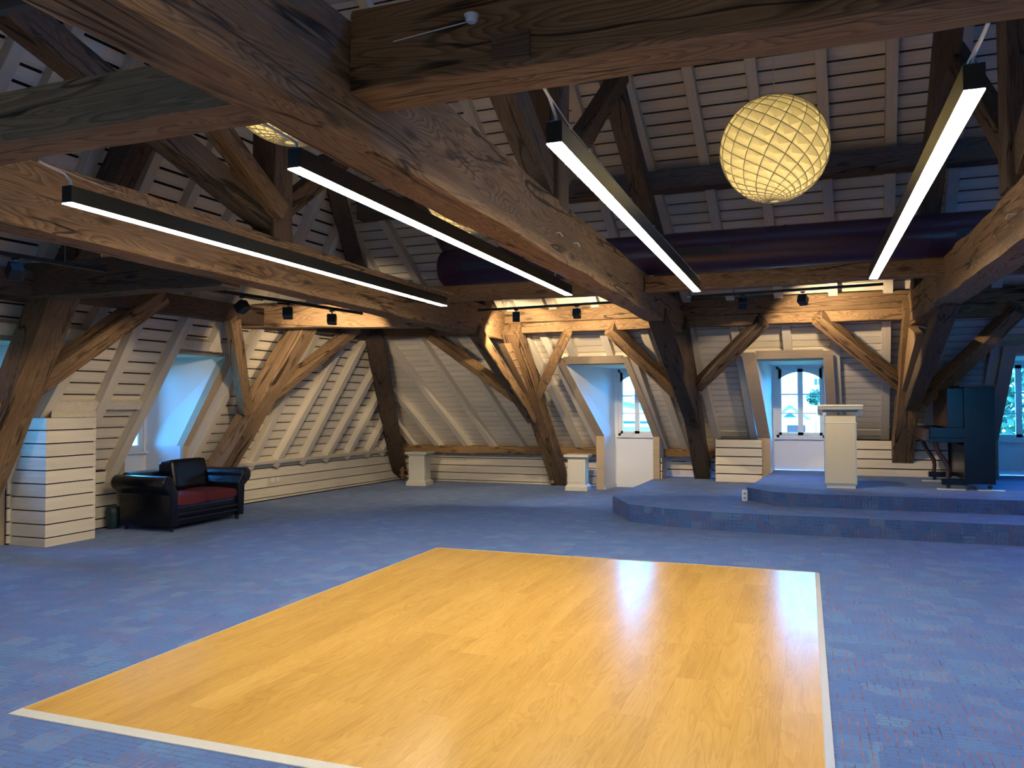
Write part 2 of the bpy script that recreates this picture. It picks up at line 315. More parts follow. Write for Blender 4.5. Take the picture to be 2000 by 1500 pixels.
def cam_score(p):
    d = p - V((0, 0, 1.55)); zf = d.dot(f)
    if zf < 0.3: return 1e3 + d.length
    x = d.dot(rr)/zf*1562.9; y = d.dot(uu)/zf*1562.9
    return d.length if abs(x) < 1060 and abs(y) < 810 else 1e3 + d.length
def plank_wall(parent, plane, bays, pitch_z, gap_z, thick=0.022, maxparts=290):
    """bays: (left(z), right(z), z0, z1)"""
    items = []
    for L, R, z0, z1 in bays:
        z = z0
        while z < z1 - 0.02:
            za, zb = z, min(z+pitch_z-gap_z, z1)
            z += pitch_z
            la, ra, lb, rb_ = L(za), R(za), L(zb), R(zb)
            if ra-la < 0.05 and rb_-lb < 0.05: continue
            if ra < la: ra = la
            if rb_ < lb: rb_ = lb + 0.001
            j = random.uniform(-0.0015, 0.0015)
            c = plane((la+ra+lb+rb_)/4, (za+zb)/2)
            pts = [plane(la, za, 0), plane(ra, za, 0), plane(rb_, zb, 0), plane(lb, zb, 0), plane(la, za, thick+j), plane(ra, za, thick+j), plane(rb_, zb, thick+j), plane(lb, zb, thick+j)]
            items.append((cam_score(c), c, pts))
    items.sort(key=lambda t: t[0])
    ax = (plane(1, 1)-plane(0, 1)).normalized(); nz = (plane(0, 1, 0)-plane(0, 1, 1)).normalized(); ay = nz.cross(ax)
    rot = Matrix((ax, ay, nz)).transposed().to_4x4()
    rest = MB()
    for k, (s, c, pts) in enumerate(items):
        if k < maxparts:
            mw = Matrix.Translation(c) @ rot; inv = mw.inverted()
            obj('plank', MB().hexa([inv @ p for p in pts]).mesh('plank', M_PLANK), None, parent, mw)
        else: rest.hexa(pts)
    if rest.v:
        o = obj('planks', rest.mesh('planks', M_PLANK), None, parent); o['kind'] = 'stuff'
def quad_slab(plane, u0, u1, z0, z1, d0=-0.06, d1=-0.03):
    return [plane(u0(z0), z0, d0), plane(u1(z0), z0, d0), plane(u1(z1), z1, d0), plane(u0(z1), z1, d0), plane(u0(z0), z0, d1), plane(u1(z0), z0, d1), plane(u1(z1), z1, d1), plane(u0(z1), z1, d1)]
def slab_obj(name, plane, bays, d0=-0.10, d1=-0.02, mat=None):
    mb = MB()
    if plane is Nplane:
        z0, z1 = bays[0][2], max(b[3] for b in bays)
        mb.hexa(quad_slab(plane, lambda z: hipN(z)-.35, lambda z: hipN(z)+.01, z0, z1, d0, d1))
    elif name != 'x':
        z0, z1 = bays[-1][2], max(b[3] for b in bays)
        mb.hexa(quad_slab(plane, lambda z: hipW(z)-.01, lambda z: hipW(z)+.35, z0, z1, d0, d1))
    for L, R, z0, z1 in bays:
        for k in range(8):
            mb.hexa(quad_slab(plane, L, R, z0+(z1-z0)*k/8, z0+(z1-z0)*(k+1)/8, d0, d1))
    o = obj(name, mb.mesh(name, mat or M_SLOT)); o['kind'] = 'structure'; return o
def rafter(parent, plane, u_lo, z_lo, u_hi, z_hi, z0, z1, w=0.125, d=0.14, name='rafter'):
    g = lin(u_lo, z_lo, u_hi, z_hi)
    a = plane(g(z0), z0, 0.0); b = plane(g(z1), z1, 0.0); x = (b-a); L = x.length; x.normalize()
    n = (plane(0, 1, 1)-plane(0, 1, 0)).normalized(); y = n.cross(x).normalized()
    mw = Matrix((x, y, n)).transposed().to_4x4(); mw.translation = a
    return obj(name, MB().box((0, -w/2, -0.01), (L, w/2, d+random.uniform(-.004, .004))).mesh(name, M_RAFTER, 0.004), None, parent, mw)

# ------------------------------------------------------------------ floor
floor = obj('floor', MB().box((-9.6, -3.2, -0.2), (9.2, 15.3, 0.0)).mesh('floor', M_CARPET)); tag(floor, kind='structure', label='blue carpet with a broken lattice of reddish lines')

# ------------------------------------------------------------------ slopes
fn = lambda t: lin(t[0], t[1], t[2], t[3])
const = lambda c: (lambda z: c)
NL = [fn(t) for t in NLr]; NU = [fn(t) for t in NUr]; WL = [fn(t) for t in WLr]; WU = [fn(t) for t in WUr]
mx = lambda g, h: (lambda z: max(g(z), h(z)))
mn = lambda g, h: (lambda z: min(g(z), h(z)))
KNEE = 2.93; DT = 2.36
nb = [(hipN, lambda z: max(NL[0](z), hipN(z)), 0.62, 2.2)]
dorm = {7: 1, 11: 1, 15: 1}
for i in range(len(NL)-1):
    z0 = DT if i in dorm else 0.62
    L, R = NL[i], NL[i+1]
    nb.append((mx(L, hipN), mx(R, hipN), z0, KNEE))
wall_north = slab_obj('wall_north', Nplane, nb)
plank_wall(wall_north, Nplane, nb, 0.0925, 0.013)
nub = [(hipN, NU[0], KNEE, 6.5)] + [(mx(NU[i], hipN), mx(NU[i+1], hipN), KNEE, 6.5) for i in range(len(NU)-1)]
nub[0] = (hipN, mx(NU[0], hipN), KNEE, 6.5)
ceiling = slab_obj('ceiling', Nplane, nub)
plank_wall(ceiling, Nplane, nub, 0.1137, 0.016)
wbx = [(const(2.5), WL[0], 0.6, KNEE), (WL[0], WL[1], DT, KNEE), (WL[1], WL[2], 0.62, KNEE), (WL[2], WL[3], 0.62, KNEE), (WL[3], WL[4], DT, KNEE)]
wbx += [(mn(WL[i], hipW), mn(WL[i+1], hipW), 0.62, KNEE) for i in range(4, len(WL)-1)] + [(mn(WL[-1], hipW), hipW, 0.62, KNEE)]
wall_west = slab_obj('wall_west', Wplane, wbx)
plank_wall(wall_west, Wplane, wbx[1:], 0.136, 0.021)
wub = [(const(2.0), WU[0], KNEE, 6.9)] + [(mn(WU[i], hipW), mn(WU[i+1], hipW), KNEE, 6.5) for i in range(len(WU)-1)] + [(mn(WU[-1], hipW), hipW, KNEE, 6.5)]
ceilW = slab_obj('ceiling', Wplane, wub)
plank_wall(ceilW, Wplane, wub[1:], 0.15, 0.027)
# rafters of the slopes
for i, t in enumerate(NLr):
    rafter(wall_north, Nplane, *t[:4], 0.60, t[4])
for t in NUr: rafter(ceiling, Nplane, *t[:4], KNEE, t[4])
for t in [(-3.626, 2.316, -3.658, 2.671), (-2.997, 2.319, -3.03, 2.69), (-.239, 2.334, -.262, 2.724), (3.2, 2.3, 3.2, 2.7)]:
    rafter(wall_north, Nplane, *t, DT-0.02, KNEE)
for i, t in enumerate(WLr):
    rafter(wall_west, Wplane, *t[:4], 0.60 if i != 2 else 1.42, t[4])
rafter(wall_west, Wplane, 8.75, 2.3, 8.82, 2.7, DT-0.02, KNEE)
rafter(wall_west, Wplane, 6.2, 2.3, 6.25, 2.7, DT-0.02, KNEE)
for t in WUr: rafter(ceilW, Wplane, *t[:4], KNEE, t[4])
# headers over the dormers and the trimmer over the pier
def header(parent, plane, ua, ub, z, h=0.11, d=0.13, mat=None, name='header'):
    mb = MB().hexa([plane(ua, z-h/2, 0), plane(ub, z-h/2, 0), plane(ub, z+h/2, 0), plane(ua, z+h/2, 0), plane(ua, z-h/2, d), plane(ub, z-h/2, d), plane(ub, z+h/2, d), plane(ua, z+h/2, d)])
    return obj(name, mb.mesh(name, mat or M_RAFTER), None, parent)
header(wall_north, Nplane, -3.98, -2.62, 2.38); header(wall_north, Nplane, -0.96, 0.43, 2.38); header(wall_north, Nplane, 2.54, 3.9, 2.38)
header(wall_west, Wplane, 5.3, 6.87, 2.40, 0.12); header(wall_west, Wplane, 8.12, 9.45, 2.40, 0.12)
header(wall_west, Wplane, 6.66, 8.0, 1.60, 0.09, 0.11)

# ------------------------------------------------------------------ remaining shell (behind and beside the camera)
def shell(name, pts, mat):
    o = obj(name, MB().hexa(pts).mesh(name, mat)); o['kind'] = 'structure'; return o
# top of the north and west slopes up to the ridge
RZ = 8.49
shell('ceiling', [(-6.1, 15.05-(6.5-.64)/.88, 6.5), (9, 15.05-(6.5-.64)/.88, 6.5), (9, 6.05, RZ), (-5.5, 6.05, RZ), (-6.1, 15.05-(6.5-.64)/.88, 6.62), (9, 15.05-(6.5-.64)/.88, 6.62), (9, 6.05, RZ+.12), (-5.5, 6.05, RZ+.12)], M_SLAB)
shell('ceiling', [(4.6, 15.05-(2.9-.64)/.88, 2.9), (9, 15.05-(2.9-.64)/.88, 2.9), (9, 15.05-(6.5-.64)/.88, 6.5), (3.7, 15.05-(6.5-.64)/.88, 6.5), (4.6, 15.05-(2.9-.64)/.88, 3.02), (9, 15.05-(2.9-.64)/.88, 3.02), (9, 15.05-(6.5-.64)/.88, 6.62), (3.7, 15.05-(6.5-.64)/.88, 6.62)], M_SLAB)
shell('ceiling', [Wplane(-3.2, .6, 0), Wplane(2.6, .6, 0), Wplane(2.6, 8.5, 0), Wplane(-3.2, 8.5, 0), Wplane(-3.2, .6, -.1), Wplane(2.6, .6, -.1), Wplane(2.6, 8.5, -.1), Wplane(-3.2, 8.5, -.1)], M_SLAB)
shell('ceiling', [Wplane(2.5, 6.4, 0), Wplane(8.9, 6.4, 0), Wplane(6.7, 8.5, 0), Wplane(2.5, 8.5, 0), Wplane(2.5, 6.4, -.1), Wplane(8.9, 6.4, -.1), Wplane(6.7, 8.5, -.1), Wplane(2.5, 8.5, -.1)], M_SLAB)
shell('wall_east', [(9, -3.2, 0), (9, 15.3, 0), (9, 15.3, 2), (9, -3.2, 2), (9.1, -3.2, 0), (9.1, 15.3, 0), (9.1, 15.3, 2), (9.1, -3.2, 2)], M_PLASTER)
o = obj('wall_east', MB().prism([(-3.2, 2), (15.3, 2), (6.05, 8.7)], 0, 9.0, 9.1).mesh('wall_east', M_PLASTER)); o['kind'] = 'structure'
shell('wall_west', [(-8.7, -3.9, 0), (-8.3, -3.9, 0), (-8.3, 5.30, 0), (-8.7, 5.30, 0), (-8.7, -3.9, 1.0), (-8.45, -3.9, 1.0), (-8.45, 5.30, 1.0), (-8.7, 5.30, 1.0)], M_SLAB)
shell('wall_south', [(-9.6, -3.8, -.1), (9.2, -3.8, -.1), (9.2, -3.0, -.1), (-9.6, -3.0, -.1), (-9.6, -3.8, .9), (9.2, -3.8, .9), (9.2, -3.0, .9), (-9.6, -3.0, .9)], M_SLAB)
shell('wall_north', [Nplane(4.5, .6, 0), Nplane(9.1, .6, 0), Nplane(9.1, 3.1, 0), Nplane(4.5, 3.1, 0), Nplane(4.5, .6, -.12), Nplane(9.1, .6, -.12), Nplane(9.1, 3.1, -.12), Nplane(4.5, 3.1, -.12)], M_SLAB)
# south slope in strips, with dormer openings
def S_strip(ua, ub, z0, z1):
    return [Splane(ua, z0, 0), Splane(ub, z0, 0), Splane(ub, z1, 0), Splane(ua, z1, 0), Splane(ua, z0, -.1), Splane(ub, z0, -.1), Splane(ub, z1, -.1), Splane(ua, z1, -.1)]
mb = MB()
sd = [(-3.55, -2.55), (2.75, 3.75)]
edges = [-9.0] + [e for p in sd for e in p] + [9.1]
for k in range(0, len(edges), 2): mb.hexa(S_strip(edges[k], edges[k+1], 0.3, 2.4))
mb.hexa(S_strip(-9.0, 9.1, 2.4, RZ))
wall_south = obj('wall_south', mb.mesh('wall_south', M_SLAB)); wall_south['kind'] = 'structure'

# ------------------------------------------------------------------ dormers
WN = [0]
def dormer(mp, ob, ot, vf, vw, ztop, zsill, zfloor, jb, jt, wr, simple=False):
    """mp(u,v,z)->world, v grows outwards; ob/ot = opening (left,right) at the knee and at the head; vf foot of casing,
    vw window wall; jb/jt = outer edges of the casing at knee and head; wr = (left,right) of the end wall"""
    T = 0.06
    def B(mb, a, b):   # axis-aligned box in local space
        (x0, y0, z0), (x1, y1, z1) = a, b
        mb.hexa([mp(x0, y0, z0), mp(x1, y0, z0), mp(x1, y1, z0), mp(x0, y1, z0), mp(x0, y0, z1), mp(x1, y0, z1), mp(x1, y1, z1), mp(x0, y1, z1)])
    SL = 0.463 if mp is mapW else 1.125
    def slope_v(z): return vf - (z-0.98)*SL
    ua, ub = wr
    mb = MB()
    vt = slope_v(ztop)
    for s, uf, ut, uw in ((-1, ob[0], ot[0], wr[0]), (1, ob[1], ot[1], wr[1])):     # cheeks, each a fan of thin slabs
        bo, to = (jb[0], jt[0]) if s < 0 else (jb[1], jt[1])
        q = [(uf, vf+.01, zfloor), (uf, vf+.01, .98), (ut, vt+.01, ztop), (uw, vw+.1, ztop+.02), (uw, vw+.1, .98), (uw, vw+.1, zfloor)]
        A = [mp(*p) for p in q]; O = [mp(*p) for p in ((bo, vf+.01, zfloor), (bo, vf+.01, .98), (to, vt+.01, ztop), (uw+s*.16, vw+.1, ztop+.02), (uw+s*.16, vw+.1, .98), (uw+s*.16, vw+.1, zfloor))]
        for quad in ((0, 1, 4, 5), (1, 2, 3, 4)):
            mb.hexa([A[k] for k in quad] + [O[k] for k in quad])
    q = [(ot[0]-T, vt+.01, ztop), (ot[1]+T, vt+.01, ztop), (wr[1]+T, vw+.1, ztop), (wr[0]-T, vw+.1, ztop)]
    mb.hexa([mp(*p) for p in q] + [mp(p[0], p[1], p[2]+.06) for p in q])       # soffit
    o_ = (ua+.045, ub-.045)     # window opening in the end wall
    zt = ztop-0.025
    B(mb, (ua-T, vw, zfloor), (ub+T, vw+.12, zsill)); B(mb, (ua-T, vw, zsill), (o_[0], vw+.12, ztop)); B(mb, (o_[1], vw, zsill), (ub+T, vw+.12, ztop)); B(mb, (o_[0], vw, zt), (o_[1], vw+.12, ztop))
    WN[0] += 1; num = WN[0]
    dw = obj('trim_%d' % num, mb.mesh('dormer', M_PLASTER)); tag(dw, kind='structure', label='white plaster dormer reveal')
    if not simple:
        m2 = MB(); B(m2, (ua, vw-.015, zfloor), (ub, vw, zfloor+.07))
        for s, uf, uw in ((1, ob[0], wr[0]), (-1, ob[1], wr[1])):
            m2.hexa([mp(uf, vf+.02, zfloor), mp(uf+s*.015, vf+.02, zfloor), mp(uw+s*.015, vw, zfloor), mp(uw, vw, zfloor), mp(uf, vf+.02, zfloor+.07), mp(uf+s*.015, vf+.02, zfloor+.07), mp(uw+s*.015, vw, zfloor+.07), mp(uw, vw, zfloor+.07)])
        o = obj('baseboard_%d' % num, m2.mesh('baseboard', M_WINPAINT)); tag(o, kind='structure')
        # casing: legs, sloping jambs, head
        cs = empty('trim_%d' % (num+20), mp((ua+ub)/2, vf, 0)); tag(cs, kind='structure', label='beige painted casing round a dormer opening')
        inv = Matrix.Translation(-V(mp((ua+ub)/2, vf, 0)))
        def part(nm, mb_):
            me = mb_.mesh(nm, M_CASING); me.transform(inv); obj(nm, me, None, cs)
        ext = lambda b_, t_, z: b_ + (t_-b_)*(z-.985)/(ztop-.985)
        for (b0, b1, t0, t1) in ((jb[0], ob[0], jt[0], ot[0]), (ob[1], jb[1], ot[1], jt[1])):
            m3 = MB(); B(m3, (b0, vf, max(0.0, zfloor-.174)), (b1, vf+.05, 0.985)); part('casing_leg', m3)
            m3 = MB(); z0, z1 = .985, ztop+.10
            c0, c1 = ext(b0, t0, z1), ext(b1, t1, z1)
            m3.hexa([mp(b0, slope_v(z0), z0), mp(b1, slope_v(z0), z0), mp(c1, slope_v(z1), z1), mp(c0, slope_v(z1), z1), mp(b0, slope_v(z0)+.12, z0), mp(b1, slope_v(z0)+.06, z0), mp(c1, slope_v(z1)+.06, z1), mp(c0, slope_v(z1)+.12, z1)])
            part('casing_jamb', m3)
        z0, z1 = ztop, ztop+.12
        m3 = MB(); m3.hexa([mp(ot[0], slope_v(z0), z0), mp(ot[1], slope_v(z0), z0), mp(ot[1], slope_v(z1), z1), mp(ot[0], slope_v(z1), z1), mp(ot[0], slope_v(z0)+.08, z0), mp(ot[1], slope_v(z0)+.08, z0), mp(ot[1], slope_v(z1)+.08, z1), mp(ot[0], slope_v(z1)+.08, z1)])
        part('casing_head', m3)
    # window
    w = empty('window_%d' % num, mp((ua+ub)/2, vw, zsill)); tag(w, kind='structure', label='white two-leaf window with six panes and a shallow arched head')
    inv = Matrix.Translation(-V(mp((ua+ub)/2, vw, zsill)))
    def wp(nm, mb_, mat, par=w):
        me = mb_.mesh(nm, mat); me.transform(inv); return obj(nm, me, None, par)
    m4 = MB(); B(m4, (o_[0]-.03, vw-.06, zsill-.03), (o_[1]+.03, vw+.02, zsill)); wp('window_sill', m4, M_WINPAINT)
    x0, x1 = o_; F = .045
    m4 = MB(); B(m4, (x0, vw+.02, zsill), (x0+F, vw+.09, zt)); B(m4, (x1-F, vw+.02, zsill), (x1, vw+.09, zt)); B(m4, (x0, vw+.02, zsill), (x1, vw+.09, zsill+F)); B(m4, (x0, vw+.02, zt-F), (x1, vw+.09, zt))
    wp('frame', m4, M_WINPAINT)
    xm = (x0+x1)/2; sz0, sz1 = zsill+F, zt-F
    for sgn, (a, b) in ((0, (x0+F, xm)), (1, (xm, x1-F))):
        m5 = MB(); ST = .045
        B(m5, (a, vw+.005, sz0), (a+ST, vw+.045, sz1)); B(m5, (b-ST, vw+.005, sz0), (b, vw+.045, sz1)); B(m5, (a, vw+.005, sz0), (b, vw+.045, sz0+ST))
        # arched head: polygon strip under the straight top
        W = x1-F-(x0+F); arc = lambda u: (sz1-.05) - .13*((u-xm)/(W/2))**2
        N = 8
        for k in range(N):
            ul, ur = a+(b-a)*k/N, a+(b-a)*(k+1)/N
            m5.hexa([mp(ul, vw+.005, arc(ul)), mp(ur, vw+.005, arc(ur)), mp(ur, vw+.045, arc(ur)), mp(ul, vw+.045, arc(ul)), mp(ul, vw+.005, sz1), mp(ur, vw+.005, sz1), mp(ur, vw+.045, sz1), mp(ul, vw+.045, sz1)])
        sash = wp('sash', m5, M_WINPAINT)
        gz0, gz1 = sz0+ST, arc(xm); gh = (sz1-.11-gz0)
        for k in (1, 2):
            mm = MB(); zc = gz0+gh*k/3; B(mm, (a+ST, vw+.012, zc-.012), (b-ST, vw+.04, zc+.012)); wp('glazing_bar', mm, M_WINPAINT, sash)
        for k in range(3):
            za = gz0+gh*k/3 + (.012 if k else 0); zb = gz0+gh*(k+1)/3 - .012 if k < 2 else gz1
            mm = MB(); B(mm, (a+ST, vw+.024, za), (b-ST, vw+.029, zb)); wp('pane', mm, M_GLASS, sash)
    if not simple:
        mm = MB(); B(mm, (xm-.012, vw-.01, zsill+.35), (xm+.012, vw+.005, zsill+.47)); wp('window_handle', mm, M_WINPAINT)
    # sampling portal in the opening
    L = bpy.data.lights.new('window portal', 'AREA'); L.shape = 'RECTANGLE'; L.size = ub-ua; L.size_y = ztop-zsill; L.cycles.is_portal = True
    lo = bpy.data.objects.new('window portal', L); COL.objects.link(lo)
    c = V(mp((ua+ub)/2, vw+.14, (ztop+zsill)/2)); inn = (V(mp((ua+ub)/2, vw-1, (ztop+zsill)/2))-c).normalized()
    lo.matrix_world = Matrix.Translation(c) @ inn.to_track_quat('-Z', 'Z').to_matrix().to_4x4()
mapN = lambda u, v, z: (u, v, z)
def mapW(u, v, z): return (-v + 0.065*(u-8.5), u, z)
mapS = lambda u, v, z: (u, 12.0-v, z)
dormer(mapN, (-3.48, -2.585), (-3.80, -2.80), 14.39, 15.0, 2.24, 0.97, 0.0, (-3.63, -2.47), (-3.92, -2.70), (-3.40, -2.585))
dormer(mapN, (-0.57, 0.33), (-0.71, 0.25), 14.25, 15.0, 2.25, 0.97, 0.40, (-0.77, 0.50), (-0.91, 0.39), (-0.54, 0.36))
dormer(mapN, (2.79, 3.69), (2.75, 3.69), 14.25, 15.0, 2.25, 0.97, 0.40, (2.62, 3.86), (2.58, 3.86), (2.79, 3.69))
dormer(mapW, (8.08, 9.05), (8.30, 9.22), 8.32, 9.06, 2.25, 0.90, 0.0, (8.00, 9.17), (8.19, 9.41), (8.30, 9.12))
dormer(mapW, (5.40, 6.40), (5.50, 6.62), 8.32, 9.06, 2.25, 0.90, 0.0, (5.28, 6.53), (5.42, 6.80), (5.60, 6.45))
for a, b in sd: dormer(mapS, (a, b), (a, b), 14.3, 15.0, 2.3, 0.95, 0.0, (a-.1, b+.1), (a-.1, b+.1), (a, b), simple=True)


# ------------------------------------------------------------------ low walls (dados)
def dado(parent, p0, p1, z0, z1, nrm, pitch=0.148, gap=0.018, thick=0.02, splits=None, ztri=None, first=None):
    """boards on an upright face from p0 to p1 (xy), nrm points into the room"""
    p0, p1, n = V((*p0, 0)), V((*p1, 0)), V((*nrm, 0)).normalized(); L = (p1-p0).length; ax = (p1-p0)/L
    rot = Matrix((ax, V((0, 0, 1)).cross(ax), V((0, 0, 1)))).transposed().to_4x4()
    s = [0] + (splits or []) + [1]
    # board rows are counted down from the top
    zt = z1; k = 0
    while zt > z0+0.01:
        h = (first if (k == 0 and first) else pitch); zb = max(zt-h+gap, z0)
        for a, b in zip(s[:-1], s[1:]):
            qa = p0+ax*(L*a + (.001 if a else 0)); qb = p0+ax*L*b
            mw = rot.copy(); mw.translation = V((qa.x, qa.y, zb)); inv = mw.inverted()
            f0 = n*thick
            pts = [qa+V((0, 0, zb)), qb+V((0, 0, zb)), qb+f0+V((0, 0, zb)), qa+f0+V((0, 0, zb)), qa+V((0, 0, zt)), qb+V((0, 0, zt)), qb+f0+V((0, 0, zt)), qa+f0+V((0, 0, zt))]
            obj('plank', MB().hexa([inv @ q for q in pts]).mesh('plank', M_PLANK), None, parent, mw)
        zt = zt-h; k += 1
def backing(name, p0, p1, z0, z1, nrm, t=0.06):
    p0, p1, n = V((*p0, 0)), V((*p1, 0)), V((*nrm, 0)).normalized()
    a, b = p0-n*t, p1-n*t; p0 = p0-n*.002; p1 = p1-n*.002
    o = obj(name, MB().hexa([a+V((0, 0, z0)), b+V((0, 0, z0)), p1+V((0, 0, z0)), p0+V((0, 0, z0)), a+V((0, 0, z1)), b+V((0, 0, z1)), p1+V((0, 0, z1)), p0+V((0, 0, z1))]).mesh(name, M_SLOT)); o['kind'] = 'structure'; return o
# west low wall from the sofa dormer to the corner
W_ = lambda y: -8.33 + 0.0885*0.85*(y-10.44)
bk = backing('wall_west', (W_(9.20), 9.20), (W_(14.98), 14.98), 0, 0.69, (1, -.07))
dado(bk, (W_(9.20), 9.20), (W_(14.96), 14.96), 0.02, 0.69, (1, -.07), 0.16, 0.014, splits=[0.30, 0.62])
header(wall_west, Wplane, 9.2, 14.6, 0.70, 0.05, 0.15, name='ledge_board')
bk = backing('wall_west', (-8.42, 7.2), (-8.40, 8.06), 0, 0.74, (1, 0)); dado(bk, (-8.42, 7.2), (-8.40, 7.99), 0.02, 0.72, (1, 0), 0.15)
bk = backing('wall_west', (-8.42, 6.50), (-8.42, 6.6), 0, 0.7, (1, 0)); dado(bk, (-8.42, 6.49), (-8.42, 6.60), 0.02, 0.70, (1, 0), 0.15)
# boarded pier
pier = boxo('wall_pier', (-8.6, 6.55, 0), (-7.905, 7.18, 1.40), M_SLOT); pier['kind'] = 'structure'; pier.name = 'trim_40'
dado(pier, (-7.892, 6.535), (-7.892, 7.19), 0.0, 1.42, (1, 0), 0.1485, 0.014, first=0.142)
zt = 1.42; k = 0
while zt > 0.01:         # south face, sloping back edge follows the roof
    h = 0.142 if k == 0 else 0.1485; zb = max(zt-h+.014, 0)
    xa = lambda z: max(-8.46, -8.15 + (z-0.69)/2.161 + .0 - .40)
    xb0 = max(-8.44, Wplane(6.5, zb, .0).x-.0); xb1 = max(-8.44, Wplane(6.5, zt, .0).x)
    mbp = MB().hexa([(xb0, 6.53, zb), (-7.873, 6.53, zb), (-7.873, 6.55, zb), (xb0, 6.55, zb), (xb1, 6.53, zt), (-7.873, 6.53, zt), (-7.873, 6.55, zt), (xb1, 6.55, zt)])
    me = mbp.mesh('plank', M_PLANK); obj('plank', me, None, pier); zt -= h; k += 1
m_ = MB().hexa([(-8.3, 6.5, 1.43), (-7.87, 6.53, 1.425), (-7.87, 7.19, 1.425), (-8.3, 7.19, 1.43), Wplane(6.53, 1.60, .12), Wplane(6.53, 1.60, .14), Wplane(7.19, 1.60, .14), Wplane(7.19, 1.60, .12)])
obj('sloping_board', MB().hexa([(-7.89, 6.60, 1.425), (-7.873, 6.60, 1.425), (-7.873, 7.2, 1.425), (-7.89, 7.2, 1.425), Wplane(6.75, 1.56, .11), Wplane(6.75, 1.56, .13), Wplane(7.3, 1.56, .13), Wplane(7.3, 1.56, .11)]).mesh('sloping_board', M_PLANK), None, pier)
# north low wall, corner to first dormer
bk = backing('wall_north', (-8.1, 15.0), (-3.64, 15.0), 0, 0.60, (0, -1))
dado(bk, (-8.02, 15.0), (-3.64, 15.0), 0.0, 0.60, (0, -1), 0.15, 0.014, splits=[0.35, 0.72], first=0.12)
# between first dormer and stage pier
bk = backing('wall_north', (-2.46, 15.0), (-1.45, 15.0), 0.2, 0.60, (0, -1)); dado(bk, (-2.46, 15.0), (-1.46, 15.0), 0.226, 0.60, (0, -1), 0.15, first=0.10)
bk = backing('wall_north', (-2.455, 14.42), (-2.455, 15.0), 0.2, 0.60, (1, 0)); dado(bk, (-2.455, 14.42), (-2.455, 15.0), 0.226, 0.60, (1, 0), 0.15, first=0.10)
# boarded projection left of the second dormer
bk = backing('wall_north', (-1.45, 14.16), (-0.71, 14.16), 0.2, 0.96, (0, -1), 0.8); dado(bk, (-1.452, 14.16), (-0.705, 14.16), 0.226, 0.955, (0, -1), 0.148)
dado(bk, (-1.45, 14.95), (-1.45, 14.16), 0.226, 0.955, (-1, 0), 0.148)
header(wall_north, Nplane, -1.42, -0.72, 1.06, 0.10, 0.03, M_PLANK, 'sloping_board')
# right of the second dormer
bk = backing('wall_north', (0.47, 14.16), (2.66, 14.16), 0.35, 0.97, (0, -1), 0.8); dado(bk, (0.47, 14.16), (2.66, 14.16), 0.36, 0.965, (0, -1), 0.152, splits=[0.4])
header(wall_north, Nplane, 0.6, 2.5, 1.10, 0.10, 0.03, M_PLANK, 'sloping_board')
bk = backing('wall_north', (3.82, 14.16), (9.0, 14.16), 0.0, 0.97, (0, -1)); bk.data.materials[0] = M_SLAB

# ------------------------------------------------------------------ stage
def polyprism(name, poly, z0, z1, mat, parent=None):
    return obj(name, MB().prism(poly, 2, z0, z1).mesh(name, mat), None, parent)
st = empty('stage', (1.5, 12, 0)); tag(st, 'low two-level stage covered in blue carpet along the window wall', 'stage')
inv = Matrix.Translation((-1.5, -12, 0))
def stp(nm, poly, z0, z1):
    me = MB().prism(poly, 2, z0, z1).mesh(nm, M_CARPET); me.transform(inv); return obj(nm, me, None, st)
lower = [(-2.66, 11.5), (-2.237, 10.62), (-1.70, 10.34), (-1.20, 10.22), (-0.446, 10.17), (2.3, 10.17), (8.9, 10.17), (8.9, 14.95), (-2.50, 14.95), (-2.58, 14.39)]
upper = [(-0.785, 11.62), (-0.406, 11.12), (0.1, 11.04), (2.45, 11.08), (8.9, 11.08), (8.9, 14.95), (-0.56, 14.95), (-0.57, 14.2)]
stp('lower_tier', lower, 0.0, 0.226); stp('upper_tier', upper, 0.226, 0.40)
# socket box on the lower tier
sb = empty('socket_box', (-0.80, 11.50, 0.226)); tag(sb, 'small white socket box standing on the lower stage step', 'socket')
b_ = MB().box((-.04, -.05, 0), (.035, .05, .15)).mesh('housing', M_WINPAINT, .006); obj('housing', b_, None, sb)
for dz in (.045, .105):
    m_ = MB().tube([(0, -.052, dz), (0, -.046, dz)], .02, 14).mesh('outlet', plain('outlet grey', (.35, .36, .36), .5)); obj('outlet', m_, None, sb)

# ------------------------------------------------------------------ dance floor
df = empty('dance_floor', (-1.83, 5.4, 0)); tag(df, 'square dance floor of honey laminate with pale edge strips', 'dance floor')
x0, x1, y0, y1 = -3.79, 0.10, 2.95, 7.90
wd_ = (x1-x0-.08)/20; gx = x0+.04
meshes = {}
for c in range(20):
    y = y0+.04 - random.choice((0.0, .32, .64, .96)); xx = gx+c*wd_
    while y < y1-.04:
        ya, yb = max(y, y0+.04), min(y+1.28, y1-.04); y += 1.28
        if yb-ya < .02: continue
        key = round(yb-ya, 2)
        if key not in meshes: meshes[key] = MB()  .box((.0002, .0004, 0), (wd_-.0002, key-.0006, .018)).mesh('floor_board', M_DANCE)
        o = obj('floor_board', meshes[key], None, df); o.location = (xx+1.83, ya-5.4, 0)
def strip(pts_lo, nm='edge_strip'):
    me = MB().hexa(pts_lo).mesh(nm, M_FLOORTRIM); me.transform(Matrix.Translation((1.83, -5.4, 0))); obj(nm, me, None, df)
w = .04
strip([(x0, y0, 0), (x1, y0, 0), (x1-w, y0+w, 0), (x0+w, y0+w, 0), (x0, y0, .004), (x1, y0, .004), (x1-w, y0+w, .022), (x0+w, y0+w, .022)])
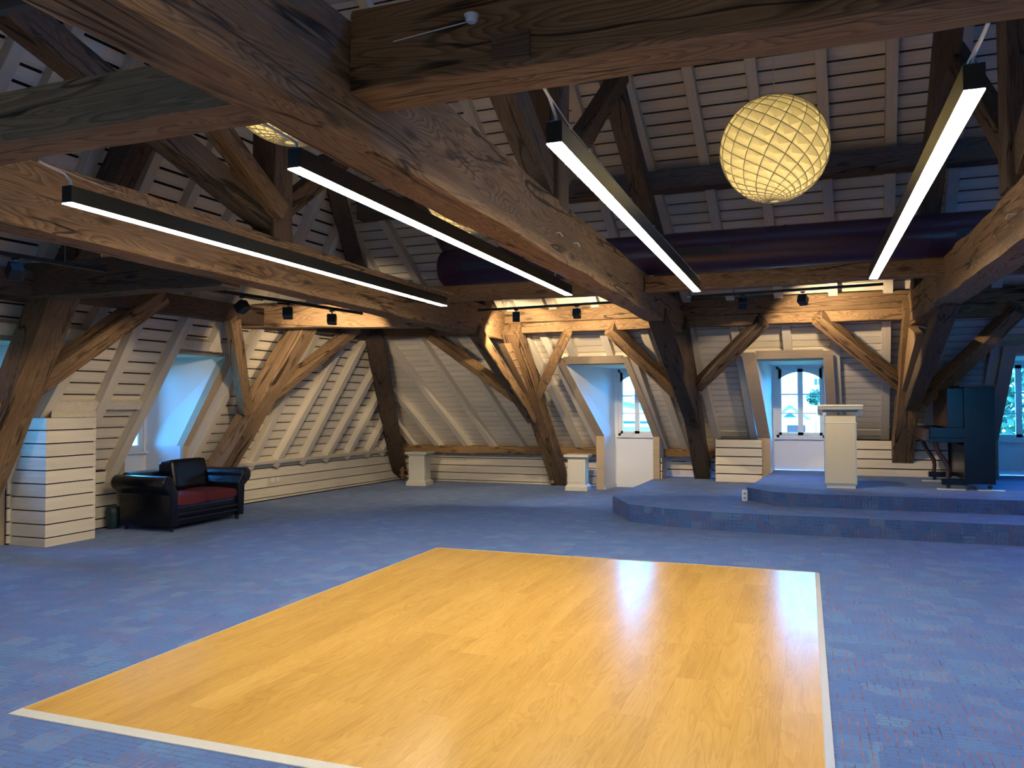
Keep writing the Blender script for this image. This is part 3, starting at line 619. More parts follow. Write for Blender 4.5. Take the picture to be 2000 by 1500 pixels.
strip([(x0, y1, 0), (x1, y1, 0), (x1-w, y1-w, 0), (x0+w, y1-w, 0), (x0, y1, .004), (x1, y1, .004), (x1-w, y1-w, .022), (x0+w, y1-w, .022)])
strip([(x0, y0, 0), (x0, y1, 0), (x0+w, y1-w, 0), (x0+w, y0+w, 0), (x0, y0, .004), (x0, y1, .004), (x0+w, y1-w, .022), (x0+w, y0+w, .022)])
strip([(x1, y0, 0), (x1, y1, 0), (x1-w, y1-w, 0), (x1-w, y0+w, 0), (x1, y0, .004), (x1, y1, .004), (x1-w, y1-w, .022), (x1-w, y0+w, .022)])

# ------------------------------------------------------------------ timber frame
def timber(name, label, cat, p0, p1, w, h, mat=None, up=(0, 0, 1), group=None, wane=0.008, bend=0.0, parent=None, seg=None, taper=1.0):
    p0, p1 = V(p0), V(p1); x = p1-p0; L = x.length; x.normalize(); up = V(up)
    z = (up - x*up.dot(x)).normalized(); y = z.cross(x)
    mw = Matrix((x, y, z)).transposed().to_4x4(); mw.translation = p0
    n = seg or max(4, int(L/0.28)); c = 0.012; sd_ = random.random()*100
    ring = [(-w/2+c, -h/2), (w/2-c, -h/2), (w/2, -h/2+c), (w/2, h/2-c), (w/2-c, h/2), (-w/2+c, h/2), (-w/2, h/2-c), (-w/2, -h/2+c)]
    vs = []
    for i in range(n+1):
        t = i/n; X = t*L; b = bend*math.sin(math.pi*t); s = 1+(taper-1)*t
        for k, (a, q) in enumerate(ring):
            j1 = noise.noise(V((X*1.7, k//2*5.0, sd_)))*wane; j2 = noise.noise(V((X*1.7, k//2*5.0+2.5, sd_+9)))*wane
            vs.append((X, a*s+j1, q*s+j2+b))
    fs = [(i*8+k, i*8+(k+1) % 8, (i+1)*8+(k+1) % 8, (i+1)*8+k) for i in range(n) for k in range(8)]
    fs += [tuple(range(8))[::-1], tuple(range(n*8, n*8+8))]
    me = MB().add(vs, fs).mesh(name, mat or M_TIMBER)
    o = obj(name, me, None, parent, mw)
    if label: tag(o, label, cat, group)
    return o
TB = timber
# tie beams
TB('tie_beam', 'long timber tie beam beside the leftmost strip lamp', 'beam', (-4.745, 0.2, 2.94), (-4.70, 12.15, 2.83), .28, .46, wane=.02)
TB('tie_beam', 'heavy foreground timber tie beam between the two middle strip lamps', 'beam', (-1.835, -1.5, 2.885), (-1.80, 12.2, 2.83), .26, .50, wane=.02, taper=.80)
TB('tie_beam', 'rough timber tie beam at the right edge above the piano', 'beam', (1.455, 1.0, 2.79), (1.455, 12.2, 2.84), .27, .40, M_TIMBER, wane=.03)
# cross beams in the foreground
TB('cross_beam', 'huge timber cross beam along the top edge with a square mortise patch', 'beam', (-1.70, 2.885, 2.975), (6.0, 2.885, 2.965), .25, .33, M_TIMBER, wane=.012)
TB('cross_beam', 'timber cross beam at upper left running into the foreground tie beam', 'beam', (-4.6, 2.74, 2.875), (-1.95, 2.72, 2.885), .24, .24, M_TIMBER, wane=.02)
# stubs from the west posts
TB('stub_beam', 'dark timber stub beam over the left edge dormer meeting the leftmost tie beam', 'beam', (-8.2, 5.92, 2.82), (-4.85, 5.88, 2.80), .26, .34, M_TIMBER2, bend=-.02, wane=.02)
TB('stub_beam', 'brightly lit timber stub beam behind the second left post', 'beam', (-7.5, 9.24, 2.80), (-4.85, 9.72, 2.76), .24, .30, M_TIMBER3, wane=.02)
# lower wall plates / purlins
TB('purlin', 'timber purlin along the left slope above the sofa dormer', 'beam', (-7.37, 3.0, 2.76), (-7.02, 12.1, 2.79), .20, .24, M_TIMBER2, wane=.01)
TB('purlin', 'upper half of the double timber purlin over the window wall', 'beam', (-7.1, 12.22, 3.0), (6.0, 12.18, 2.99), .26, .24, M_TIMBER, wane=.01)
TB('purlin', 'lower half of the double timber purlin over the window wall', 'beam', (-7.0, 12.22, 2.79), (6.0, 12.2, 2.80), .24, .16, M_TIMBER, wane=.008)
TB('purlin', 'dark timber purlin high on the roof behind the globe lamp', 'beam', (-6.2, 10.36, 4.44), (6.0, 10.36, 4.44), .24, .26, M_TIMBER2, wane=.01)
# beam carrying the duct
TB('binder_beam', 'timber binder under the duct between the leftmost and foreground tie beams', 'beam', (-4.60, 9.40, 2.99), (-1.93, 9.22, 2.95), .20, .19, M_TIMBER, wane=.01)
TB('binder_beam', 'timber binder under the duct above the right track lights', 'beam', (-1.68, 9.02, 2.91), (1.33, 9.02, 2.93), .20, .17, M_TIMBER, wane=.01)
TB('binder_beam', 'timber binder right of the rightmost tie beam', 'beam', (1.58, 9.02, 2.92), (6.0, 9.02, 2.92), .20, .17, M_TIMBER2, wane=.01)
# sill beam
TB('sill_beam', 'timber sill beam along the low wall behind the left pedestal', 'beam', (-8.0, 14.84, .665), (-3.64, 14.84, .675), .26, .155, M_TIMBER, wane=.006)
TB('sill_beam', 'short timber sill beam beside the middle post', 'beam', (-2.44, 14.84, .68), (-1.47, 14.84, .68), .26, .16, M_TIMBER, wane=.006)
# posts
upN = (0, -.66, -.75)
TB('post', 'leaning timber post standing beside the right pedestal', 'post', (-4.515, 15.02, .06), (-4.41, 12.0, 2.78), .29, .27, M_TIMBER, upN, wane=.015)
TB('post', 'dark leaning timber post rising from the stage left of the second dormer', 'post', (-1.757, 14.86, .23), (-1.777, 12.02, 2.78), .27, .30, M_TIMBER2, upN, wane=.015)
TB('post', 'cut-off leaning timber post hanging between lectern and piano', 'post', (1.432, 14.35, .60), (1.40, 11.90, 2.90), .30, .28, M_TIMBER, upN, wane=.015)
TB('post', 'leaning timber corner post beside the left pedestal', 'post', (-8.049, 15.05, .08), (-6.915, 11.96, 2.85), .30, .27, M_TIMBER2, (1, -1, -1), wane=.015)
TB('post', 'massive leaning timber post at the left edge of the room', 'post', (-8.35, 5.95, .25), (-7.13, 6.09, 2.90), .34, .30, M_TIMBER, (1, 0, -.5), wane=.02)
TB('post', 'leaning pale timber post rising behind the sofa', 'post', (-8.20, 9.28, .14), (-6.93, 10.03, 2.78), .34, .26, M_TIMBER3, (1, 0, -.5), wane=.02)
# braces
def brace(label, a, b, w=.16, h=.17, mat=None, up=upN, **k): return TB('brace', label, 'brace', a, b, w, h, mat, up, **k)
brace('diagonal timber brace left of the post by the right pedestal', (-4.58, 13.45, 1.50), (-5.90, 12.08, 2.75), .15, .17, M_TIMBER)
brace('short diagonal timber brace right of the post by the right pedestal', (-4.54, 13.42, 1.52), (-3.50, 12.10, 2.72), .14, .16, M_TIMBER)
brace('lit diagonal timber brace over the first dormer leading to the dark post', (-1.95, 13.16, 1.74), (-2.83, 12.08, 2.74), .17, .2, M_TIMBER)
brace('dark diagonal timber brace left of the second dormer', (-1.62, 13.02, 1.86), (-.56, 12.04, 2.76), .17, .2, M_TIMBER2)
brace('lit diagonal timber brace right of the second dormer', (1.38, 13.08, 1.80), (.16, 12.02, 2.78), .17, .2, M_TIMBER)
brace('curved diagonal timber brace above the piano', (1.60, 13.15, 1.62), (2.60, 12.0, 2.80), .18, .22, M_TIMBER, bend=.06)
brace('thick diagonal timber brace across the left edge post', (-7.80, 5.92, 1.53), (-7.03, 7.32, 2.86), .22, .2, M_TIMBER, (1, 0, -.5))
brace('upright timber brace in front of the sofa dormer', (-7.56, 9.48, 1.48), (-7.06, 8.58, 2.70), .15, .16, M_TIMBER3, (1, 0, -.5))
brace('bright diagonal timber brace right of the post behind the sofa', (-7.52, 9.72, 1.56), (-6.82, 11.28, 2.82), .17, .17, M_TIMBER3, (1, 0, -.5))
# knee braces in the truss planes
brace('knee brace of the post by the right pedestal reaching to the leftmost tie beam', (-4.56, 13.45, 1.32), (-4.60, 10.95, 2.66), .16, .2, M_TIMBER)
brace('dark knee brace of the middle post under the foreground tie beam', (-1.76, 13.5, 1.30), (-1.78, 10.3, 2.70), .22, .22, M_TIMBER2)
brace('knee brace above the cut-off post with a ragged lit edge', (1.47, 13.1, 1.55), (1.50, 9.9, 2.72), .2, .2, M_TIMBER2)
for (x_, y_, z_, l_) in ((-4.60, 14.80, 0.0, 'small wooden wedge pinned at the foot of the post by the right pedestal'), (-7.80, 14.72, 0.0, 'small wooden wedge pinned at the foot of the corner post')):
    wg = empty('wooden_wedge', (x_, y_, z_)); tag(wg, l_, 'wedge', 'wedges at the post feet')
    obj('wedge_body', MB().hexa([(-.035, -.03, 0.04), (.035, -.03, 0.04), (.035, .03, 0.04), (-.035, .03, 0.04), (-.045, -.03, .30), (.03, -.03, .32), (.03, .03, .32), (-.045, .03, .30)]).mesh('wedge_body', M_TIMBER3, .008), None, wg)
    for dz in (.12, .22): obj('pin', MB().tube([(-.09, -.01, dz), (.14, -.01, dz)], .013, 8).mesh('pin', M_TIMBER3), None, wg)
# studded infill plates between post and knee brace
M_STUDPLATE = plain('studded timber plate', (0.30, 0.19, 0.10), 0.7)
def stud_plate(label, tri):
    root = empty('studded_plate', tri[0]); tag(root, label, 'plate')
    o0 = V(tri[0]); x = tri[0][0]
    poly = [(p[1]-o0.y, p[2]-o0.z) for p in tri]
    obj('plate', MB().prism(poly, 0, -.05, .05).mesh('plate', M_STUDPLATE), None, root)
    mb = MB(); a, b, c = [V((q[0], q[1], 0)) for q in poly]
    n_ = 9
    for i in range(1, n_):
        for j in range(1, n_-i):
            q = a + (b-a)*i/n_ + (c-a)*j/n_
            for s in (.05,): mb.tube([(s, q.x, q.y), (s+.018, q.x, q.y)], [.013, .007], 6)
    obj('studs', mb.mesh('studs', M_TIMBER3), None, root)['kind'] = 'stuff'
stud_plate('studded infill plate between post and knee brace by the right pedestal', [(-4.49, 13.35, 1.48), (-4.49, 12.15, 2.56), (-4.49, 11.75, 2.52)])
stud_plate('studded infill plate above the cut-off post', [(1.37, 13.0, 1.72), (1.37, 12.0, 2.60), (1.37, 11.2, 2.42)])
# upper roof trusses
def truss(X, kY, names, mats=(M_TIMBER2, M_TIMBER2), sz=3.25, se=(-3.4, 4.95), sb=3.22):
    TB('king_post', names[0], 'post', (X, kY, 3.04), (X, kY, 6.6), .26, .28, mats[0], (0, 1, 0))
    TB('strut', names[1], 'brace', (X, kY+.1, sz), (X, kY+2.6, sz+1.85), .16, .18, mats[1], (0, -1, 1))
    TB('strut', names[2], 'brace', (X, kY-.08, sb), (X-.02, kY+se[0], se[1]), .18, .24, mats[1], (0, 1, 1))
    TB('principal_rafter', names[3], 'beam', (X, 12.0, 2.95), (X-.15, 8.0, 5.45), .22, .26, mats[0], (0, -.88, -1))
truss(-4.74, 6.32, ['king post standing on the leftmost tie beam', 'short strut right of the king post on the leftmost tie beam', 'long dark strut at upper left crossing behind the upper left cross beam', 'principal rafter above the post by the right pedestal'], sz=3.42, se=(-4.4, 4.62), sb=3.30)
TB('strut', 'second brown strut left of the king post on the leftmost tie beam', 'brace', (-4.62, 6.25, 3.36), (-4.62, 3.7, 4.95), .16, .18, M_TIMBER, (0, 1, 1))
truss(-1.83, 5.80, ['king post standing on the foreground tie beam left of the third strip lamp', 'strut crossing behind the third strip lamp', 'strut rising from the king post toward the top cross beam', 'principal rafter of the middle post left of the globe lamp'], (M_TIMBER2, M_TIMBER2))
truss(1.45, 6.42, ['king post at the right edge on the rightmost tie beam', 'strut of the right king post', 'strut rising toward the viewer from the right king post', 'principal rafter behind the rightmost strip lamp'])
TB('principal_rafter', 'dark principal rafter above the left edge post', 'beam', (-7.1, 6.15, 2.95), (-6.15, 6.45, 4.95), .26, .26, M_TIMBER2, (1, 0, -.5))
TB('hip_rafter', 'dark timber hip rafter above the corner post', 'beam', (-7.0, 12.15, 2.82), (-6.2, 9.45, 4.98), .24, .26, M_TIMBER2, (1, -1, -1))
TB('ridge_beam', 'long timber ridge beam at the very top of the roof', 'beam', (-5.5, 6.05, 8.2), (8.8, 6.05, 8.2), .2, .26, M_TIMBER2)

# ------------------------------------------------------------------ duct
dc = empty('ventilation_duct', (0, 9.95, 3.42)); tag(dc, 'long plum coloured ventilation duct lying behind the binder beams', 'duct')
R_ = .25
xs = [-4.62, -4.60, -4.54] + [-4.5+i*.75 for i in range(1, 14)]
mb = MB(); mb.tube([(x, 0, 0) for x in (-4.55, 5.9)], R_, 40, caps=False); obj('duct_pipe', mb.mesh('duct_pipe', M_DUCT), None, dc)
mb = MB(); mb.tube([(-4.55, 0, 0), (-4.60, 0, 0), (-4.635, 0, 0), (-4.66, 0, 0), (-4.67, 0, 0)], [R_, R_*.985, R_*.93, R_*.8, R_*.1], 40, caps=True); obj('end_cap', mb.mesh('end_cap', M_DUCT), None, dc)
for i in range(7):
    x = -3.2+i*1.5; mb = MB(); mb.tube([(x-.012, 0, 0), (x+.012, 0, 0)], R_+.006, 40); obj('joint_band', mb.mesh('joint_band', M_DUCT), None, dc)
def duct_grille(xa, xb):
    g = MB(); th0, th1 = math.radians(198), math.radians(218)
    def pt(x, th, r): return (x, math.cos(th)*r, math.sin(th)*r)
    th0, th1 = math.radians(176), math.radians(196)
    g.hexa([pt(xa, th0, R_-.01), pt(xb, th0, R_-.01), pt(xb, th1, R_-.01), pt(xa, th1, R_-.01), pt(xa, th0, R_+.012), pt(xb, th0, R_+.012), pt(xb, th1, R_+.012), pt(xa, th1, R_+.012)])
    go = obj('grille', g.mesh('grille', M_GRILLE), None, dc)
    n = int((xb-xa)/.025); g = MB()
    for i in range(n):
        x = xa+(i+.5)*(xb-xa)/n
        g.hexa([pt(x-.004, th0, R_), pt(x+.004, th0, R_), pt(x+.004, th1, R_), pt(x-.004, th1, R_), pt(x-.004, th0, R_+.022), pt(x+.004, th0, R_+.022), pt(x+.004, th1, R_+.022), pt(x-.004, th1, R_+.022)])
    obj('grille_fins', g.mesh('grille_fins', plain('grille fin', (.06, .07, .09), .4)), None, go)
duct_grille(-1.45, -.82); duct_grille(1.55, 1.95); duct_grille(-4.3, -3.7)

# ------------------------------------------------------------------ strip lamps
def strip_lamp(x, y0, y1, zb, label, cable_to, wires, tone=None):
    L = y1-y0; root = empty('strip_lamp', (x, y0, zb)); tag(root, label, 'lamp', None)
    mb = MB(); w = .075; h = .105
    mb.box((-w/2, 0, .006), (w/2, L, h)); obj('housing', mb.mesh('housing', M_HOUSING, .002), None, root)
    mb = MB().box((-w/2+.002, .002, 0), (w/2-.002, L-.002, .0062)); obj('diffuser', mb.mesh('diffuser', M_LAMPWHITE), None, root)
    c = [V(p)-V((x, y0, zb)) for p in cable_to]
    mb = MB().tube([(0, .03, h-.005), (0, .025, h+.03)] + c, .0075, 8); obj('power_cable', mb.mesh('power_cable', M_WHITECABLE), None, root)
    # steel catenary wire with hooks
    a = c[-1]; mb = MB().tube([tuple(a), (0, .3, h+.055), (0, L*.5, h+.045), (0, L+.25, h+.07)], .003, 6); obj('catenary_wire', mb.mesh('catenary_wire', M_STEEL), None, root)
    for t in wires:
        mb = MB().tube([(0, L*t, h-.002), (0, L*t, h+.055)], .004, 6); mb.box((-.008, L*t-.008, h+.035), (.008, L*t+.008, h+.055)); obj('hook', mb.mesh('hook', M_STEEL), None, root)
    return root
strip_lamp(-3.99, 3.42, 8.56, 2.72, 'leftmost strip lamp, hung beside the left tie beam', [(-4.0, 3.41, 2.892), (-4.0, 3.246, 2.918)], (.12, .5, .9))
strip_lamp(-2.36, 3.31, 8.20, 2.72, 'second strip lamp from the left, just left of the foreground tie beam', [(-2.34, 3.0, 2.86), (-2.3, 2.86, 2.88)], (.12, .5, .9))
strip_lamp(-1.045+.0, 3.40, 8.40, 2.72, 'third strip lamp, between foreground tie beam and globe lamp', [(-1.02, 3.25, 2.875), (-0.974, 3.02, 2.83)], (.12, .5, .9))
for xx, lb_ in ((-3.99, 'added unseen strip lamp behind the viewer, beside the left tie beam'), (-2.36, 'added unseen strip lamp behind the viewer, left of the foreground tie beam'), (-1.045, 'added unseen strip lamp behind the viewer, right of the foreground tie beam'), (.605, 'added unseen strip lamp behind the viewer, below the top cross beam at right')):
    strip_lamp(xx, -3.2+.4, 1.7, 2.72, lb_, [(xx, -2.85, 2.86), (xx, -2.9, 2.95)], (.12, .9))  # out-of-view row added to brighten the foreground beams
strip_lamp(.605, 3.37, 8.15, 2.72, 'rightmost strip lamp, right of the globe lamp', [(.60, 3.2, 2.845), (.593, 3.02, 2.841)], (.12, .5, .9))

# ------------------------------------------------------------------ globe pendants
def shade_mat():
    m = bpy.data.materials.new('translucent lamp shade'); m.use_nodes = True; nt = m.node_tree; nt.nodes.clear()
    o = nt.nodes.new('ShaderNodeOutputMaterial'); d = nt.nodes.new('ShaderNodeBsdfDiffuse'); t = nt.nodes.new('ShaderNodeBsdfTranslucent')
    d.inputs[0].default_value = (.50, .47, .36, 1); t.inputs[0].default_value = (.92, .84, .56, 1)
    mx_ = nt.nodes.new('ShaderNodeMixShader'); mx_.inputs[0].default_value = .6
    nt.links.new(d.outputs[0], mx_.inputs[1]); nt.links.new(t.outputs[0], mx_.inputs[2])
    e = nt.nodes.new('ShaderNodeEmission'); e.inputs[0].default_value = (1.0, .78, .34, 1); e.inputs[1].default_value = .05
    ad = nt.nodes.new('ShaderNodeAddShader'); nt.links.new(mx_.outputs[0], ad.inputs[0]); nt.links.new(e.outputs[0], ad.inputs[1]); nt.links.new(ad.outputs[0], o.inputs[0]); return m
M_SHADE = shade_mat()
def shade_var(k, w):
    m = M_SHADE.copy(); n = m.node_tree.nodes
    for x in n:
        if x.type == 'BSDF_TRANSLUCENT': x.inputs[0].default_value = (.92*k, .82*k, .52*k, 1)
        if x.type == 'MIX_SHADER': x.inputs[0].default_value = w
        if x.type == 'EMISSION': x.inputs[1].default_value = .03*k
    return m
M_SHADE_D = shade_var(.84, .6); M_SHADE_R = shade_var(.35, .3)
def globe_mesh(R):
    n = 16; bm = bmesh.new()
    def P(i, j):   # two families of spirals; i+j sets latitude, i-j longitude
        s = (i+j)/(2*n); lon = (i-j)*math.pi/n + (i+j)*-.09
        # conformal latitude so that cells stay nearly square
        q = (s-.5)*6.28; lat = 2*math.atan(math.exp(q))-math.pi/2
        return V((math.cos(lat)*math.cos(lon), math.cos(lat)*math.sin(lon), math.sin(lat)))
    mb = MB()
    for a in range(0, 2*n-1):
        for b in range(0, n):
            # cell with corners at (i,j),(i+1,j),(i+1,j+1),(i,j+1); i+j=a
            dd = 2*b + a % 2; i0 = (a+dd)/2; j0 = (a-dd)/2
            c = [P(i0, j0), P(i0+1, j0), P(i0+1, j0+1), P(i0, j0+1)]
            m = (c[0]+c[1]+c[2]+c[3])/4; sz = (c[0]-c[2]).length
            cen = m.normalized()*R*(1-.36*min(sz, .5)) ; 
            mid = [((c[k]+c[(k+1) % 4])/2).normalized()*R*(1.0-.02*sz) for k in range(4)]
            c = [q*R for q in c]
            tgt = mb
            mb.add([c[0], mid[0], c[1], mid[1], c[2], mid[2], c[3], mid[3], cen], [(0, 1, 8), (1, 2, 8), (2, 3, 8), (3, 4, 8), (4, 5, 8), (5, 6, 8), (6, 7, 8), (7, 0, 8)])
    me = mb.mesh('shade', M_SHADE); me.materials.append(M_SHADE_D)
    for k, p in enumerate(me.polygons): p.material_index = 1 if (k % 8) in (2, 3, 4) else 0  # some facets take the darker copy: facet shading put into the colour
    return me
def rib_mesh(R):
    n = 16
    def P(i, j):
        s_ = (i+j)/(2*n); lon = (i-j)*math.pi/n + (i+j)*-.09
        lat = 2*math.atan(math.exp((s_-.5)*6.28))-math.pi/2
        return V((math.cos(lat)*math.cos(lon), math.cos(lat)*math.sin(lon), math.sin(lat)))*R
    mb = MB()
    for fam in (0, 1):
        for k in range(n):
            pts = []
            for a in range(0, 2*n*2+1):
                h = a/2
                # i advances (family 0) or j advances (family 1)
                pts.append(P(k+h, -k) if fam == 0 else P(k, -k+h))
            mb.tube(pts, .0036, 4, caps=False, smooth=True)
    return mb.mesh('rib', M_SHADE_R)
GR = .435
gm = globe_mesh(GR); gr = rib_mesh(GR*1.002)
def globe(c, label, ztop=6.5):
    root = empty('globe_lamp', c); tag(root, label, 'lamp')
    s = obj('lamp_shade', gm, None, root); s.rotation_euler = (0, 0, 1.1)
    obj('shade_ribs', gr, None, s)
    mb = MB().tube([(0, 0, GR-.02), (0, 0, ztop-c[2])], .0035, 6); obj('suspension_cord', mb.mesh('suspension_cord', M_WHITECABLE), None, root)
    mb = MB().tube([(0, 0, .0), (0, 0, .09)], [.03, .02], 12); obj('bulb_holder', mb.mesh('bulb_holder', M_WINPAINT), None, root)
    L = bpy.data.lights.new('globe bulb', 'POINT'); L.energy = 7.5; L.color = (1.0, .80, .42); L.shadow_soft_size = .06
    lo = bpy.data.objects.new('bulb', L); COL.objects.link(lo); lo.parent = root; lo.location = (0, 0, -.03)
globe((-.222, 6.92, 3.665), 'yellow faceted globe lamp hanging between the two right strip lamps')
globe((-3.06, 4.26, 3.66), 'faceted globe lamp mostly hidden behind the foreground tie beam, upper left')
globe((-3.06, 7.10, 3.66), 'faceted globe lamp showing as a sliver above the second strip lamp')

# ------------------------------------------------------------------ tracks and spots
def track(p0, p1, label, spots, z, wires=()):
    p0, p1 = V(p0), V(p1); L = (p1-p0).length; root = empty('track_rail', p0); tag(root, label, 'track')
    x = (p1-p0).normalized(); y = V((0, 0, 1)).cross(x).normalized(); zz = x.cross(y)
    mw = Matrix((x, y, zz)).transposed().to_4x4()
    obj('rail', MB().box((0, -.018, -.017), (L, .018, .017)).mesh('rail', M_BLACK, .002), None, root, mw)
    obj('end_feed', MB().box((-.06, -.014, -.012), (0.0, .014, .012)).mesh('end_feed', M_WHITECABLE, .002), None, root, mw)
    for t in (.2, .8):
        q = x*L*t; obj('hanger', MB().tube([q, q+V((0, 0, .35))], .003, 6).mesh('hanger', M_STEEL), None, root)
def spot(p, target, label, power, cone=70, col=(1.0, .76, .46), group='track spotlights'):
    p = V(p); root = empty('track_spotlight', p); tag(root, label, 'spotlight')
    d = (V(target)-p).normalized()
    body_c = V((0, 0, -.13))
    obj('adapter', MB().box((-.03, -.014, -.035), (.03, .014, -.018)).mesh('adapter', M_BLACK, .002), None, root)
    obj('stem', MB().tube([(0, 0, -.03), (0, 0, -.09)], .008, 8).mesh('stem', M_STEEL), None, root)
    mw = d.to_track_quat('-Z', 'Y').to_matrix().to_4x4(); mw.translation = body_c
    obj('lamp_head', MB().box((-.055, -.055, -.06), (.055, .055, .06)).mesh('lamp_head', M_BLACK, .008), None, root, mw)
    mw2 = mw.copy(); mw2.translation = body_c + d*.0605
    obj('lens', MB().tube([(0, 0, .001), (0, 0, -.002)], .042, 20).mesh('lens', emis('spot lens', col, 3.0)), None, root, mw2)
    L = bpy.data.lights.new('spot', 'SPOT'); L.energy = power; L.color = col; L.spot_size = math.radians(cone); L.spot_blend = .35; L.shadow_soft_size = .03
    lo = bpy.data.objects.new('spot beam', L); COL.objects.link(lo); lo.parent = root
    m3 = mw.copy(); m3.translation = body_c + d*.07; lo.matrix_local = m3
track((-6.16, 3.6, 2.78), (-5.75, 5.34, 2.74), 'black track rail at the left edge under the stub beam', 1, 2.8)
track((-5.62, 6.41, 2.72), (-5.267, 8.84, 2.72), 'black track rail in front of the left slope', 2, 2.85)
track((-4.67, 11.0, 2.965), (-1.95, 11.0, 3.0), 'black track rail between the leftmost and foreground tie beams', 2, 2.9)
track((-1.443, 11.0, 3.015), (.929, 11.0, 3.06), 'black track rail in front of the double purlin over the second dormer', 2, 3)
spot((-5.93, 4.62, 2.76), (-8.0, 5.4, .8), 'black spotlight at the left edge', 60)
def onrail(a, b, t): return V(a)+(V(b)-V(a))*t
a, b = (-5.62, 6.41, 2.72), (-5.267, 8.84, 2.72)
spot(onrail(a, b, .20), (-8.0, 6.9, 1.0), 'black spotlight nearest the viewer on the left slope track', 35)
spot(onrail(a, b, .47), (-7.1, 10.3, 1.8), 'middle black spotlight on the left slope track', 110, 75)
spot(onrail(a, b, .77), (-7.0, 11.6, 1.9), 'rightmost black spotlight on the left slope track', 190, 75)
spot((-3.97, 11.0, 2.975), (-5.2, 14.4, 1.0), 'black spotlight in front of the end of the leftmost tie beam', 190, 110)
spot((-3.05, 11.0, 2.985), (-3.2, 13.4, 1.9), 'black spotlight in front of the lit purlin above the first dormer', 170, 120)
spot((-.77, 11.0, 3.025), (-1.3, 14.4, .3), 'black spotlight above the dark brace left of the second dormer', 60)
spot((-.02, 11.0, 3.035), (1.0, 13.6, 1.7), 'black spotlight above the second dormer', 170, 110)

# ------------------------------------------------------------------ sofa
def sofa():
    root = empty('sofa', (-7.72, 8.46, 0), 0); tag(root, 'black leather two-seat sofa with rolled arms and red seat cushions', 'sofa')
    # local: x forward (east), y along width
    W = .69; D = .42
    def arm(s):
        prof = []   # (y,z) outline of a scroll arm seen from the front
        cy, cz, r = s*(W+.035), .60, .095
        pts = [(s*(W-.13), .06), (s*(W-.13), .50)]
        for k in range(0, 11):
            a = math.radians(190 - k*26) if s > 0 else math.radians(-10 + k*26)
            pts.append((cy+r*math.cos(a), cz+r*math.sin(a)))
        pts += [(s*(W-.0), .46), (s*(W-.02), .06)]
        me = MB().prism(pts, 0, -.40, .42).mesh('arm', M_LEATHER, .012, 2)
        for p in me.polygons: p.use_smooth = True
        o = obj('arm', me, None, root)
        mb = MB().tube([(.418, cy, cz), (.430, cy, cz)], [.078, .07], 20); obj('arm_scroll', mb.mesh('arm_scroll', M_LEATHER), None, o)
    arm(1); arm(-1)
    mb = MB().box((-.42, -W+.1, .06), (.38, W-.1, .30)); obj('seat_base', mb.mesh('seat_base', M_LEATHER, .02, 2), None, root)
    for k, z in enumerate((.13, .20)):
        obj('front_pleat', MB().tube([(.385, -W+.13, z), (.385, W-.13, z)], .03, 10).mesh('front_pleat', M_LEATHER), None, root)
    poly = [(-.44, .08), (-.20, .30), (-.22, .62), (-.30, .70), (-.38, .715), (-.46, .66), (-.47, .55)]
    mb = MB().prism(poly, 1, -W+.06, W-.06); obj('backrest', mb.mesh('backrest', M_LEATHER, .02, 2), None, root)
    def cushion(a, b, nm, mat, puff=.03, n=8, rot=None):
        bm = bmesh.new(); bmesh.ops.create_cube(bm, size=1.0)
        bmesh.ops.subdivide_edges(bm, edges=bm.edges, cuts=n, use_grid_fill=True)
        c = (V(a)+V(b))/2; s = V(b)-V(a)
        for v in bm.verts:
            u = v.co*2; e = [1-abs(t)**6 for t in u]
            q = V((u.x*s.x/2*(1-.05*abs(u.y*u.z)**3), u.y*s.y/2*(1-.05*abs(u.x*u.z)**3), u.z*s.z/2*(1-.12*(abs(u.x)**6+abs(u.y)**6)/2)))
            q.z += puff*(1 if u.z > 0 else -1)*abs(u.z)*(1-u.x**2)*(1-u.y**2)
            v.co = q
        me = bpy.data.meshes.new(nm); bm.to_mesh(me); bm.free()
        for p in me.polygons: p.use_smooth = True
        me.materials.append(mat); o = obj(nm, me, None, root); o.location = c
        if rot: o.rotation_euler = rot
        return o
    cushion((-.22, -.555, .30), (.40, -.003, .43), 'seat_cushion', M_RED)['label'] = 'dark red seat cushion'
    cushion((-.22, .003, .30), (.40, .555, .43), 'seat_cushion', M_RED)['label'] = 'dark red seat cushion'
    cushion((-.28, .0-.14, .43), (-.06, .50, .84), 'back_cushion', M_LEATHER, .0, 8, (0, math.radians(-10), 0))
    for sx in (-.36, .36):
        for sy in (-.6, .6):
            obj('leg', MB().tube([(sx, sy, 0), (sx, sy, .07)], [.022, .03], 10).mesh('leg', M_BLACK), None, root)
sofa()
tag(obj('wall_socket', MB().box((-8.245, 10.98, .295), (-8.232, 11.06, .375)).mesh('wall_socket', M_WINPAINT, .002)), 'left white wall socket on the boarded low wall right of the sofa', 'socket')
tag(obj('wall_socket', MB().box((-8.24, 11.11, .295), (-8.227, 11.19, .375)).mesh('wall_socket', M_WINPAINT, .002)), 'right white wall socket on the boarded low wall right of the sofa', 'socket')
# teal waste bin half hidden behind the sofa
bn = empty('waste_bin', (-8.27, 7.83, 0)); tag(bn, 'dark teal round bin tucked behind the left arm of the sofa', 'bin')
obj('bin_body', MB().tube([(0, 0, 0), (0, 0, .05), (0, 0, .20), (0, 0, .27), (0, 0, .29)], [.06, .075, .09, .08, .05], 24).mesh('bin_body', plain('dark teal', (.008, .03, .045), .5)), None, bn)

